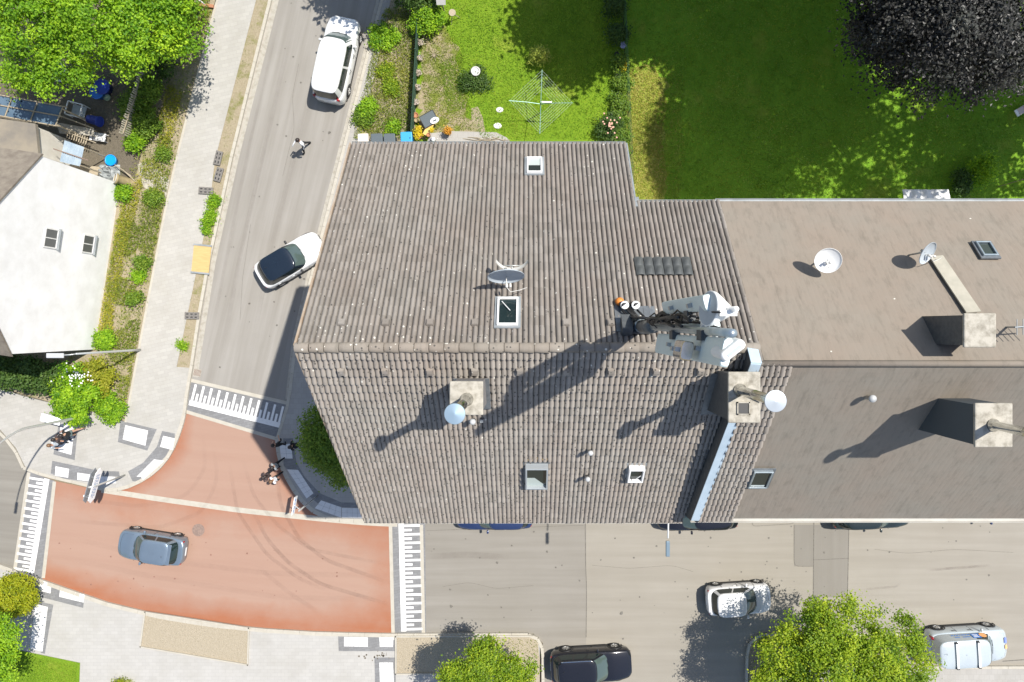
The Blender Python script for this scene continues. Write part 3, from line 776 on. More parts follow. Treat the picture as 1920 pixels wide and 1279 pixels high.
def single_tiles(side, top, ed, rows, m, x0, x1, tl):
    me = bpy.data.meshes.new('roof_tile'); F = [f if side == 'N' else f[::-1] for f in TF]
    me.from_pydata(TV if side == 'N' else TVS, [], F); me.materials.append(m); me.update()
    # tile frame: x along ridge, y down the slope, z outwards
    ex, ed, en = slope_frame(side)
    if side == 'N': M0 = Matrix((ex, ed, en)).transposed()
    else: M0 = Matrix((ex, ed, en)).transposed()
    n = int(round((x1 - x0) / TW))
    for r in range(rows):
        for c in range(n):
            ob = bpy.data.objects.new('roof_tile', me); COL.objects.link(ob); ob.parent = roof
            p = top + ed * (r * tl + random.gauss(0, .005)) + ex * (x0 + c * TW) + en * random.gauss(0, .0025)
            M = M0.to_4x4() @ Matrix.Diagonal((1, tl / TL, 1, 1)); M.translation = p; ob.matrix_local = M
# a mirrored frame would turn the tile inside out on the garden side, so that tile gets its own winding
single_tiles('N', topN, edN, NROW, m_tile, XWR, XE - .1, TLN); single_tiles('S', topS, edS, SROW, m_tile_s, XWR + .02, 5.76, TLS)
# ridge tiles
rt = MB(); prof = [(.132 * math.cos(t), .115 * math.sin(t) + .02) for t in np.linspace(-.25, math.pi + .25, 11)]
for a, b, z0, z1 in ((0, .384, -.026, .02),):
    va = [(a, y, z + z0) for y, z in prof]; vb = [(b, y * 1.09, z * 1.09 + z1) for y, z in prof]; vc = [(b - .002, y * .9, z * .9) for y, z in prof]
    n = len(prof); rt.add(va + vb + vc, [(i, i + 1, n + i + 1, n + i) for i in range(n - 1)] + [(n + i, n + i + 1, 2 * n + i + 1, 2 * n + i) for i in range(n - 1)])
rtm = rt.mesh('ridge_tile', m_ridge, True); rtm.flip_normals() if rtm.polygons[4].normal.z < 0 else None
x = XWR - .03
while x < 5.95:
    inst('ridge_tile', rtm, roof, (x, YR - .01 + random.gauss(0, .004), HR - .005 + random.gauss(0, .004)), (0, random.gauss(0, .006), random.gauss(0, .008)), (1, 1, 1)); x += .397
# verge boards, gutters
vb = MB()
for (xa, ya), (xb, yb) in (((XWR, YR), (XWN, YEN)), ((XWR, YR), (XWS, YES))):
    ha, hb = HR, (hN(yb) if yb > YR else hS(yb)); a = Vector((xa - .035, ya, ha - .02)); b = Vector((xb - .035, yb, hb - .02))
    d = b - a; q = d.to_track_quat('X', 'Z').to_matrix().to_4x4(); vb.box((a + b) / 2, (d.length, .06, .15), mat=q)
vb.build('verge_board', mat('verge_rust', (.30, .22, .15), .8, c2=(.36, .31, .25), scale=2.5, bump=.2), bld)
def gutter(name, a, b, m, parent, r=.075):
    a = Vector(a); b = Vector(b); d = (b - a); L = d.length; d.normalize(); s = Vector((-d.y, d.x, 0)); mb = MB()
    prof = [(r * math.cos(t), r * math.sin(t)) for t in np.linspace(math.pi, 2 * math.pi, 9)]; pin = [(p[0] * .86, p[1] * .86) for p in prof[::-1]]
    pp = prof + pin; n = len(pp); va = [a + s * y + Vector((0, 0, z)) for y, z in pp]; vv = [v + d * L for v in va]
    mb.add(va + vv, [(i, (i + 1) % n, n + (i + 1) % n, n + i) for i in range(n)] + [tuple(range(n))[::-1], tuple(range(n, 2 * n))])
    return mb.build(name, m, parent)
gutter('gutter', (XWS - .05, YES - .07, hS(YES) - .06), (5.46, YES - .07, hS(YES) - .06), m_white_gutter, bld, .095)
MB().box((XWS + .25, YES + .10, hS(YES) + .10), (.16, .16, .12)).build('downpipe_hopper', m_zinc_pale, bld)
gutter('gutter', (XWN, YEN + .06, hN(YEN) - .05), (XSTEP, YEN + .06, hN(YEN) - .05), m_zinc_pale, bld, .05)
gutter('gutter', (XSTEP + .1, YSTEP + .06, hN(YSTEP) - .05), (XE, YSTEP + .06, hN(YSTEP) - .05), m_zinc_pale, bld, .05)
fl = MB(); fl.box((XSTEP + .02, (YEN + YSTEP) / 2, (hN(YEN) + hN(YSTEP)) / 2 + .02), (.05, (YEN - YSTEP) / math.cos(math.atan(SN)), .10), mat=Matrix.Rotation(-math.atan(SN), 4, 'X'))
fl.box((XSTEP + .05, YSTEP + .02, hN(YSTEP) + .02), (.18, .45, .05), mat=Matrix.Rotation(-math.atan(SN), 4, 'X')); fl.build('step_flashing', m_zinc_pale, bld)
# hooks
hk = MB().box((0, 0, .085), (.185, .21, .10)).box((0, .03, .14), (.15, .13, .03))
hm = [hk.mesh('roof_hook', m_tile), hk.mesh('roof_hook', m_tile_s)]
for x in (642, 724, 807, 891, 1061, 1145):
    p = RN(x, 609); M = frame_mat('N', p); ob = inst('roof_hook', hm[0], bld); ob.matrix_local = M
for x in (642, 724, 807, 891, 975, 1061, 1145, 1229, 1312):
    p = RS(x, 689) + enS * .075; M = frame_mat('S', p); ob = inst('roof_hook', hm[1], bld); ob.matrix_local = M
# dark vent tiles
vt = MB(); vt.grid(lambda u, v: (-.13 + .26 * u, -.18 + .36 * v, .045 + .045 * math.sin(math.pi * u) ** .6 + .045 * max(0, math.sin(math.pi * (1 - v) * 1.0)) * (math.sin(math.pi * u) ** 2)), 8, 6)
vt.box((0, -.18, .04), (.15, .01, .05)); vtm = vt.mesh('vent_tile', m_vent_tile, True)
for i in range(6):
    for j in range(2):
        p = RN(1197 + i * 17.8 + j * 3, 496 + j * 16.5) + enN * .06; ob = inst('vent_tile', vtm, bld); ob.matrix_local = frame_mat('N', p)

def skylight(side, px, py, w, l, frame, parent=bld, p=None, pale=None, rise=.17, bar=None):
    p = p if p is not None else (RN(px, py) if side == 'N' else RS(px, py)); M = frame_mat(side, p)
    r = empty('roof_window', parent=parent); r.matrix_local = M
    mb = MB(); t = .055
    for c, s in (((0, l / 2 - t / 2, rise / 2), (w, t, rise)), ((0, -l / 2 + t / 2, rise / 2), (w, t, rise)), ((-w / 2 + t / 2, 0, rise / 2), (t, l - 2 * t, rise)), ((w / 2 - t / 2, 0, rise / 2), (t, l - 2 * t, rise))): mb.box(c, s)
    bevel(mb.build('frame', frame, r), .012)
    mb = MB(); a = .035
    for c, s in (((0, l / 2 + a, .075), (w + 4 * a, 2 * a, .05)), ((0, -l / 2 - a, .075), (w + 4 * a, 2 * a, .05)), ((-w / 2 - a, 0, .075), (2 * a, l, .05)), ((w / 2 + a, 0, .075), (2 * a, l, .05))): mb.box(c, s)
    mb.build('flashing', m_zinc_pale if frame is m_white_frame else m_lead, r)
    MB().box((0, 0, rise * .6), (w - 2 * t + .01, l - 2 * t + .01, .02)).build('pane', m_glass, r)
    if pale:
        mb = MB(); mb.add([(x * (w - 2 * t), y * (l - 2 * t), rise * .6 + .013) for x, y in pale], [tuple(range(len(pale)))]); ob = mb.build('blind', m_glass_pale, r)
        if ob.data.polygons[0].normal.z < 0: ob.data.flip_normals()
    if bar:
        (ax, ay), (bx, by) = bar; MB().tube([(ax * w, ay * l, rise + .03), (bx * w, by * l, rise + .01)], .012, 6).build('stay', m_white_frame, r)
    return r
skylight('N', 1002, 315, .52, .82, m_white_frame, pale=[(.5, -.5), (-.5, -.5), (-.5, -.05), (.35, -.05), (.5, -.02)] if False else [(-.5, 0), (.5, 0), (.5, -.5), (-.5, -.5)])
skylight('N', 952, 589, .58, 1.0, m_white_frame, bar=((.28, -.30), (-.12, .02)))
skylight('S', 1006, 884, .72, 1.15, m_grey_frame, pale=[(-.5, -.5), (.5, -.5), (-.1, -.06), (-.5, -.06)], rise=.32)
skylight('S', 1191, 879, .50, .70, m_white_frame, rise=.31, bar=((-.2, -.3), (.25, .1)))
# dead leaves caught above the grey roof window
lv = MB()
for k in range(60):
    q = RS(986 + random.random() * 42, 857 + random.gauss(0, 1.5)) + enS * random.uniform(.05, .12); s_ = .03
    a = Vector((random.gauss(0, 1), random.gauss(0, 1), random.gauss(0, .5))).normalized() * s_; b = Vector((random.gauss(0, 1), random.gauss(0, 1), random.gauss(0, .5))).normalized() * s_
    lv.add([q - a, q + b, q + a, q - b], [(0, 1, 2, 3)])
o = lv.build('dead_leaves', mat('dead_leaf', (.22, .16, .08), .9), bld); o['kind'] = 'stuff'

def flue(parent, x, y, z0, z1, r, rcap, cm, n=24, lean=0):
    mb = MB(); mb.lathe([(r * 1.5, z0), (r * 1.45, z0 + .05), (r * 1.02, z0 + .12), (r, z0 + .14), (r, z0 + 1.1), (r * 1.06, z0 + 1.11), (r * 1.06, z0 + 1.17), (r, z0 + 1.18), (r, z1 - .16)], n, (x, y, 0))
    mb.build('flue_pipe', m_steel, parent, True)
    mb = MB()
    for t in (0, 2.1, 4.2): mb.box((x + r * .9 * math.cos(t), y + r * .9 * math.sin(t), z1 - .11), (.02, .02, .14))
    mb.lathe([(.02, z1 + .035), (rcap * .97, z1 + .012), (rcap, z1 + .0), (rcap * .98, z1 - .025), (.02, z1 - .02)], 32, (x, y, 0)); mb.build('flue_cap', cm, parent, False)
m_cap_blue = mat('cap_zinc', (.36, .47, .55), .33, .55, c2=(.33, .44, .52), scale=2)
m_cap_pale = mat('cap_pale', (.33, .365, .40), .4, .3)
def chimney(x0, x1, y0, y1, ztop, body, parent, seat=1.6, name='chimney'):
    c = empty(name, parent=parent); zb = ztop - 3.2
    o = MB().box(((x0 + x1) / 2, (y0 + y1) / 2, (zb + ztop - .09) / 2), (x1 - x0 - .10, y1 - y0 - .10, ztop - .09 - zb)).build('body', body, c)
    bevel(MB().box(((x0 + x1) / 2, (y0 + y1) / 2, ztop - .045), (x1 - x0, y1 - y0, .09)).build('cap', m_concrete, c), .03, 2)
    return c
c1 = chimney(-1.98, -1.13, -2.27, -1.41, 22.2, mat('chimney_cladding', (.25, .235, .225), .8, c2=(.19, .18, .17), scale=6, bump=.2), bld)
flue(c1, -1.545, -1.87, 22.2, 25.0, .115, .225, m_cap_blue)
c2 = chimney(5.12, 5.95, -2.50, -1.19, 21.95, m_slate, bld)
flue(c2, 5.42, -1.66, 21.95, 24.45, .115, .245, m_cap_pale)
MB().box((5.5, -2.12, 21.955), (.28, .28, .02)).build('flue_opening', m_black, c2)
mb = MB()
for s in (-1, 1): mb.box((5.5 + s * .15, -2.12, 21.97), (.03, .33, .05)); mb.box((5.5, -2.12 + s * .15, 21.97), (.33, .03, .05))
mb.build('flue_rim', m_concrete, c2)
mb = MB()
for s in (-1, 1):
    mb.box((5.535 + s * .2, -1.86 + .0, 22.0), (.44, .03, .06), rz=-s * R(25))
mb.build('mortar_fillet', m_concrete, c2)
for (cx_, cy_, w_, l_) in ((-1.555, -1.84, .98, 1.3), (5.5, -1.85, 1.0, 1.75)):
    q = Vector((cx_, cy_, hS(cy_))) + enS * .14; MB().box((0, 0, 0), (w_, l_, .03), mat=frame_mat('S', q) @ Matrix.Identity(4)).build('chimney_flashing', m_lead, bld) if False else None
    ob = MB().box((0, 0, 0), (w_, l_, .03)).build('chimney_flashing', m_lead, bld); ob.matrix_local = frame_mat('S', q)
def vent_pipe(px, py, r=.075, hh=.35, parent=bld):
    p = RS(px, py); mb = MB(); mb.lathe([(r * .7, -.1), (r * .7, hh), (r, hh + .01), (r, hh + .07), (r * .55, hh + .10), (.01, hh + .105)], 18, p)
    return mb.build('vent_pipe', mat_vp, parent, True)
mat_vp = mat('vent_pipe_grey', (.46, .47, .47), .55, c2=(.36, .37, .37), scale=6)
vent_pipe(1104, 843, .08, .55); vent_pipe(1099, 891, .08, .55); vent_pipe(889, 786, .09, .5)
p = RS(904, 788); MB().box(p + Vector((0, 0, .12)), (.1, .09, .2)).box(p + Vector((.12, 0, .08)), (.05, .05, .1)).build('cable_outlet', m_zinc_pale, bld)

# ------------------------------------------------------------------ neighbouring house in the same row
nb = thing('row_house', 'long brown roofed house joined to the right side of the corner building', 'house')
YN, HN = -1.0, HR - SN * (-1.0 - YR)
XN0, XN1 = 6.03, 21.0; YNE, YNS = 3.97, -6.5
def hNS(Y): return HN - SS * (YN - Y)
wb = MB()
wb.add([(XN0, 3.7, .1), (XN1, 3.7, .1), (XN1, 3.7, hN(3.7) - .15), (XN0, 3.7, hN(3.7) - .15)], [(3, 2, 1, 0)])
wb.add([(XN0, -6.2, .1), (XN1, -6.2, .1), (XN1, -6.2, hNS(-6.2) - .15), (XN0, -6.2, hNS(-6.2) - .15)], [(0, 1, 2, 3)])
for X in (5.8, XN1): wb.add([(X, 3.7, .1), (X, -6.2, .1), (X, -6.2, hNS(-6.2) - .15), (X, YN, HN - .15), (X, 3.7, hN(3.7) - .15)], [(0, 1, 2, 3, 4)])
wb.build('wall', m_render, nb)
rb = MB()
slab([(XN0, YN, HN - dn), (XN1, YN, HN - dn), (XN1, YNE, hN(YNE) - dn), (XN0, YNE, hN(YNE) - dn)], .1)
slab([(XN0 - .35, YNS, hNS(YNS) - dn), (XN1, YNS, hNS(YNS) - dn), (XN1, YN - .004, HN - dn - .004), (XN0 - .16, YN - .004, HN - dn - .004)], .1)
nroof = rb.build('roof', m_lead, nb)
LNN = (YNE - YN) / math.cos(math.atan(SN)); rn = round(LNN / TL)
tn = Vector((0, YN, HN)) + edN * .01
LNS = (YN - YNS) / math.cos(math.atan(SS))
def nfield(side, x0, x1, top, rows, s, m, relief, seg=8, clamp=None):
    tl = (LNN if side == 'N' else LNS) / rows
    ob = bpy.data.objects.new('roof_tiling', tiles_field(side, x0, x1, top.y, top.z, rows, s, None, clamp, relief, seg, tl=tl)); COL.objects.link(ob); ob.parent = nroof; ob['kind'] = 'stuff'; ob.data.materials.append(m)
nfield('N', 5.86, 6.16, tn, rn, SN, m_tile, 1.0, 12)
nfield('N', 6.16, XN1, tn, rn, SN, m_tile_n, .04, 8)
rs_ = round(LNS / TL); ts_ = Vector((0, YN, HN)) + edS * .01
def eastN(Y): return 5.95 + (5.72 - 5.95) * (YN - Y) / (YN - YNS)
nfield('S', 5.70, 6.90, ts_, rs_, SS, m_tile_s, 1.0, 12, lambda Y: (eastN(Y), 99))
nfield('S', 6.90, XN1, ts_, rs_, SS, m_tile_n2, .04, 8)
nrt = MB(); nrt.tube([(XN0, YN, HN - .03), (XN1, YN, HN - .03)], .09, 10); nrt.build('ridge_cap', m_tile_n, nb, True)
# step wall, lead and zinc flashing where the higher neighbour begins
mb = MB()
mb.add([(eastS(YR) + .02, YR + .05, HR - .1), (eastS(YES) + .02, YES + .25, hS(YES + .25) - .1), (eastS(YES) + .08, YES + .25, hNS(YES + .25) + .10), (eastS(YR) + .06, YN, HN + .10), (eastS(YR) + .06, YR + .05, HR + .02)], [(0, 1, 2, 3, 4)])
mb.build('step_wall', m_slate, nb)
mb = MB()
def flash(a, b, w, t=.03):
    a = Vector(a); b = Vector(b); d = b - a; q = d.to_track_quat('X', 'Z').to_matrix().to_4x4(); mb.box((a + b) / 2, (d.length, w, t), mat=q)
flash((5.89, YN, HN + .11), (5.61, YNS - .05, hNS(YNS) + .09), .27); flash((5.92, YR - .02, HR + .10), (5.90, YN + .02, HN + .12), .28)
mb.build('verge_flashing', mat('flashing_pale_blue', (.50, .60, .68), .5, .1, c2=(.42, .52, .60), scale=2), nb)
mb = MB(); flash((eastS(YR) - .02, YR - .3, hS(YR - .3) + .07), (eastS(YES) - .04, YES + .1, hS(YES + .1) + .07), .16, .02); mb.build('valley_gutter', m_lead, nb)
gutter('gutter', (5.5, YNS - .08, hNS(YNS) - .05), (XN1, YNS - .08, hNS(YNS) - .05), m_white_gutter, nb, .085)
gutter('gutter', (XE + .02, YNE + .06, hN(YNE) - .05), (XN1, YNE + .06, hN(YNE) - .05), m_zinc_pale, nb, .045)
c3 = chimney(11.2, 12.15, -3.06, -1.95, 22.3, mat('chimney_dark_slate', (.06, .075, .085), .7, bump=.2), nb)
c4 = chimney(10.8, 11.6, -.55, .30, 22.5, m_slate, nb)
flue(c3, 11.65, -2.5, 22.3, 24.2, .11, .2, m_cap_pale)
q = RS(1424, 893, 0, YN, HN); skylight('S', 0, 0, .6, .9, m_zinc, nb, p=q)
q = RN(1846, 472); skylight('N', 0, 0, .45, .6, m_zinc, nb, p=q)
q = RS(1624, 745, 0, YN, HN); MB().lathe([(.06, -.1), (.06, .3), (.1, .31), (.1, .38), (.01, .42)], 14, q).build('vent_pipe', mat_vp, nb, True)
# walkway of planks climbing from the eave side to the chimney
a = RN(1752, 485) + enN * .10; b = RN(1822, 590) + enN * .10
mb = MB(); d = b - a; qm = Matrix((d.normalized(), enN.cross(d).normalized(), enN)).transposed().to_4x4()
mb.box((a + b) / 2, (d.length, .42, .04), mat=qm); mb.build('roof_walkway', mat('walkway_board', (.40, .37, .30), .8, c2=(.33, .31, .25), scale=3), nb)

# dishes
def dish(name, label, p, r, depth, nrm, m, stand, group=None, arm=True):
    t = thing(name, label, 'satellite dish', p, 0, group); n = Vector(nrm).normalized(); q = n.to_track_quat('Z', 'Y').to_matrix()
    cz = Vector((0, 0, stand)); prof_i = [(r * k / 6, depth * (k / 6) ** 2) for k in range(0, 7)]
    mb = MB(); prof = [(max(.004, a), b - .015) for a, b in prof_i] + [(r * 1.01, depth - .004), (r * 1.01, depth + .008), (r * .98, depth + .006)] + [(max(.004, a) * .98, b) for a, b in prof_i[::-1]]
    mb.lathe(prof, 28, cz, M=q, cap=False); mb.build('reflector', m, t, True)
    mb = MB(); mb.tube([(0, 0, -.1), (0, 0, stand)], .025, 8); mb.tube([cz, cz - n * .12], .04, 8); mb.build('bracket', m_galv, t, True)
    if arm:
        dn_ = q @ Vector((0, -1, 0)); tip = cz + n * r * .85 - Vector((0, 0, 1)) * r * .35 ; e = cz + q @ Vector((0, 0, depth)) - Vector((0, 0, r * .5))
        mb = MB(); mb.tube([cz - n * .05 - Vector((0, 0, r * .6)), tip], .014, 6); mb.build('feed_arm', m_dish_pale, t, True)
        mb = MB(); mb.tube([tip, tip - n * .13], [.04, .03], 10); mb.tube([tip + Vector((.1, 0, 0)), tip + Vector((.1, 0, 0)) - n * .12], [.035, .028], 10); mb.build('receiver', m_dish_pale, t, True)
        mb = MB(); mb.tube([tip, tip + Vector((.1, -.12, -.1)), tip + Vector((.35, -.06, -.3)), tip + Vector((.55, .02, -.45))], .009, 6); mb.build('feed_cable', m_dish_pale, t, True)
    return t
dish('satellite_dish', 'blue grey satellite dish with feed arm above the white framed roof window', RN(951, 517), .50, .13, (.06, -.955, .29), m_dish, 1.3)
p = RN(961, 503)
t = thing('satellite_reflector', 'curved pale antenna reflector standing behind the blue grey satellite dish', 'antenna', p)
mb = MB()
def crescent(u, v, k=0):
    a = (u - .5) * 2.1; rr = .50 - k
    return (rr * math.sin(a) * 1.05, .42 - rr * math.cos(a) * .95 - .10 * v * (1 if k == 0 else 1), .62 + .20 * v + .10 * abs(u - .5))
mb.grid(lambda u, v: crescent(u, v), 18, 4); mb.grid(lambda u, v: crescent(1 - u, v, .018), 18, 4)
mb.build('reflector', m_dish_pale, t, True)
mb = MB(); mb.tube([(0, 0, -.1), (0, 0, .62), (0, -.06, .7)], .022, 8); mb.tube([(-.25, .02, .66), (.25, .02, .66)], .016, 6); mb.build('bracket', m_galv, t, True)
dish('satellite_dish', 'white satellite dish on the right hand roof near the garden eave', RN(1530, 492), .36, .09, (-.3, -.35, .88), m_antenna_w, .8)
dish('satellite_dish', 'grey satellite dish at the foot of the plank walkway on the right roof', RN(1705, 478), .34, .09, (.5, -.5, .7), m_dish, .8)
p = Vector((13.0, -.05, hN(-.05)))
t = thing('aerial', 'thin rake aerial on a short pole at the right edge of the roofs', 'aerial', p)
mb = MB(); mb.tube([(0, 0, -.1), (0, 0, 1.2)], .025, 8); mb.build('pole', m_galv, t)
mb = MB(); mb.tube([(-.6, 0, 1.15), (.6, .1, 1.15)], .02, 6); mb.build('boom', m_zinc_pale, t)
em = MB().tube([(0, -.2, 1.16), (0, .2, 1.16)], .012, 5).mesh('rod', m_zinc_pale)
for k in range(8): inst('rod', em, t, (-.55 + k * .155, .01 * k, 0))

# ------------------------------------------------------------------ the mobile phone mast
mx_, my_ = 3.02, -.02; zb = hN(my_) - .1
mast = thing('antenna_mast', 'tall mobile phone mast with grey panel antennas and cables on the roof ridge', 'antenna mast', (mx_, my_, 0))
mb = MB(); mb.tube([(0, 0, zb), (0, -.01, zb + 2.2)], .165, 16); mb.build('pole', mat('mast_pole', (.12, .115, .105), .6, .3, c2=(.17, .165, .155), scale=5), mast, True)
MB().tube([(0, -.01, zb + 2.15), (.06, -.10, zb + 8.4)], [.09, .07], 14).build('upper_pole', m_zinc, mast, True)
mb = MB(); mb.tube([(0, 0, zb), (0, 0, zb + .55)], [.27, .17], 18); mb.build('mast_collar', m_zinc, mast, True)
mb = MB()
ft = frame_mat('N', RN(1192, 606) - Vector((mx_, my_, 0)) + enN * .05)
for k in range(7): mb.box(ft @ Vector((.48 - k * .16, -.10, .02)), (.155, .9, .02 + .015 * (k % 2)), mat=ft.to_3x3().to_4x4())
mb.build('lead_apron', m_lead, mast)
mb = MB(); mb.box(ft @ Vector((-.10, .33, .10)), (.5, .3, .06), mat=ft.to_3x3().to_4x4()); mb.box(ft @ Vector((.30, .26, .18)), (.28, .5, .3), mat=ft.to_3x3().to_4x4()); mb.build('base_box', m_slate, mast)
# cable entry pipes
mb = MB()
for px_, m_i in ((1164, 0), (1186, 0)):
    q = RN(px_, 571) - Vector((mx_, my_, 0)); mb.tube([q, q + Vector((0, 0, .35)), q + Vector((.03, -.05, .5))], .085, 12)
mb.build('cable_entry', m_black, mast, True)
q = RN(1160, 566) - Vector((mx_, my_, 0)); mb = MB(); mb.lathe([(.12, 0), (.11, .3), (.05, .34)], 14, q); mb.build('orange_conduit', m_orange, mast, True)
mb = MB()
for px_ in (1167, 1187):
    q = RN(px_, 573) - Vector((mx_, my_, 0)); mb.lathe([(.095, .42), (.115, .43), (.115, .47), (.09, .48)], 16, q)
mb.build('cable_ring', m_antenna_w, mast, True)
cb = MB(); random.seed(11)
for k in range(9):
    q = RN(1160 + random.random() * 32, 572 + random.random() * 10) - Vector((mx_, my_, 0)); z1 = zb + random.uniform(1.0, 1.6)
    a = random.uniform(-1, 1)
    cb.tube([q + Vector((0, 0, .3)), q + Vector((.15, -.2, .55 + .2 * a)), Vector((-.12 + .1 * a, .22, zb + .8)), Vector((.0 + .05 * a, .2, z1))], .03, 6)
for k in range(46):
    z0 = zb + 1.4 + random.random() * 4.4; z1 = z0 + random.uniform(.5, 2.0); r0 = random.uniform(.15, .30); t0 = random.uniform(.3, 2.4); t1 = t0 + random.uniform(-1, 1)
    pt = lambda t, z, r: Vector((math.cos(t) * r, math.sin(t) * r - .05, z))
    cb.tube([pt(t0, z0, r0), pt((t0 + t1) / 2, (z0 + z1) / 2 + random.uniform(-.2, .2), r0 + random.uniform(0, .15)), pt(t1, z1, r0)], random.choice((.018, .026, .034)), 5)
cb.build('cables', m_cable, mast, True)
cb = MB()
for k in range(7): cb.tube([(-.02 + .012 * k, .21, zb + 1.0), (.0 + .012 * k, .19, zb + 4.6)], .012, 5)
cb.build('cable_tray', m_galv, mast)
def panel(name, c, w, d, h, rz, m):
    mb = MB(); prof = []
    for t in np.linspace(0, 2 * math.pi, 21)[:-1]:
        cx, sx_ = math.cos(t), math.sin(t); prof.append((w / 2 * abs(cx) ** .45 * (1 if cx > 0 else -1), d / 2 * abs(sx_) ** .45 * (1 if sx_ > 0 else -1)))
    n = len(prof); v = []
    for z, s in ((0, .86), (.03, 1), (h - .03, 1), (h, .88)): v += [(x * s, y * s, z) for x, y in prof]
    f = [(j * n + i, j * n + (i + 1) % n, (j + 1) * n + (i + 1) % n, (j + 1) * n + i) for j in range(3) for i in range(n)] + [tuple(range(n))[::-1], tuple(range(3 * n, 4 * n))]
    mb.add(v, f); o = mb.build(name, m, mast); o.location = c; o.rotation_euler = (0, 0, rz)
    
    for f_ in (.3, .75): MB().box((0, -d / 2 - .04, h * f_), (.08, .08, .12)).build('mount', m_galv, o)
    return o
panel('panel_antenna', (.04, -.40, zb + 2.75), .46, .16, 5.4, R(-100), m_antenna)
panel('panel_antenna', (-.02, .40, zb + 3.8), .28, .15, 3.5, R(-75), m_antenna)
panel('panel_antenna', (.36, .02, zb + 3.6), .28, .15, 2.6, R(20), m_antenna)
o = panel('remote_unit', (.02, -.36, zb + 6.3), .34, .22, .62, R(-100), m_steel); o.location.x = -.28; o.location.y = -.42
for z_, y_ in ((4.6, -.18), (5.9, .2), (6.9, -.15)): MB().box((.0, y_, zb + z_), (.16, .18, .30)).build('radio_unit', m_slate, mast)
mb = MB(); drum = Vector((-.95, .12, .28)).normalized(); q = drum.to_track_quat('Z', 'Y').to_matrix(); dc = Vector((.02, .30, zb + 7.25))
mb.lathe([(.05, -.34), (.12, -.34), (.29, -.05), (.30, 0), (.30, .03), (.285, .035)], 30, dc, M=q); mb.build('drum_antenna', m_antenna_w, mast, True)
mb = MB(); mb.lathe([(.002, .041), (.27, .040), (.283, .036)], 30, dc, M=q, cap=False); mb.build('drum_face', m_dish, mast)
mb = MB(); mb.tube([(.03, -.06, zb + 6.7), (.1, .25, zb + 6.8), (.25, .3, zb + 7.1)], .05, 10); mb.tube([(.0, -.4, zb + 6.6), (.08, .4, zb + 6.7)], .03, 8); mb.tube([(.05, -.12, zb + 7.3), (.12, -.32, zb + 7.7)], .04, 8); mb.tube([(.3, .28, zb + 6.7), (.3, .28, zb + 7.8)], .045, 8); mb.build('mounting_arms', m_antenna_w, mast, True)
wsa = Matrix.Translation((.10, -.34, zb + 8.0)) @ Matrix.Rotation(R(38), 4, 'Z') @ Matrix.Rotation(R(8), 4, 'X')
o = MB().box((0, 0, 0), (.44, .17, .55)).build('white_sector_antenna', m_antenna_w, mast); o.matrix_local = wsa; bevel(o, .075, 4)
MB().box((0, 0, .277), (.26, .05, .012)).build('end_plate', m_dish, o)
mb = MB(); mb.tube([(.1, .25, zb + 6.3), (.2, .42, zb + 6.5), (.42, .62, zb + 6.4), (.5, .5, zb + 6.2), (.47, .36, zb + 6.1)], .012, 6); mb.build('loop_cable', m_cable, mast, True)
mb = MB(); mb.box((.22, .22, zb + 7.6), (.28, .10, .08)); mb.tube([(.1, .2, zb + 7.6), (.36, .24, zb + 7.65)], .025, 8); mb.build('bracket_plate', m_antenna_w, mast)
q = RN(1203, 622) - Vector((mx_, my_, 0)) + enN * .10
MB().box(q, (.2, .12, .01), mat=ft.to_3x3().to_4x4()).build('warning_plate', m_sign, mast)

# ------------------------------------------------------------------ white house and yard on the left
wh = thing('white_house', 'white rendered house gable with two small windows at the left edge', 'house')
A = P(227, 345, 0); B = P(180, 655, 0); d = (B - A); Lw = d.length; d.normalize(); nrm = Vector((d.y, -d.x, 0)) * -1     # nrm points at the street
if nrm.x < 0: nrm = -nrm
back = -nrm * 11; EH = 6.45; AP = EH + 3.9; up = lambda p, h: Vector((p.x, p.y, h))
M_ = (A + B) / 2; mb = MB()
mb.add([up(A, 0), up(B, 0), up(B, EH), up(M_, AP), up(A, EH)], [(0, 1, 2, 3, 4)])
mb.add([up(A, 0), up(A + back, 0), up(A + back, EH), up(A, EH)], [(0, 1, 2, 3)]); mb.add([up(B, 0), up(B + back, 0), up(B + back, EH), up(B, EH)], [(3, 2, 1, 0)])
mb.build('wall', m_white_wall, wh)
mb = MB()
for e, s in ((A, -1), (B, 1)):
    o_ = d * s * .12; f = nrm * .06
    p0, p1, p2, p3 = up(e + f + o_, EH - .06), up(M_ + f, AP + .03), up(M_ + back, AP + .03), up(e + back + o_, EH - .06)
    mb.add([p0, p1, p2, p3] + [p + Vector((0, 0, .12)) for p in (p0, p1, p2, p3)], [(0, 1, 2, 3), (4, 5, 6, 7), (0, 1, 5, 4), (0, 3, 7, 4), (1, 2, 6, 5), (2, 3, 7, 6)])
mb.build('roof', mat('house_roof_brown', (.15, .125, .10), .8, c2=(.22, .19, .15), scale=3, bump=.3), wh)
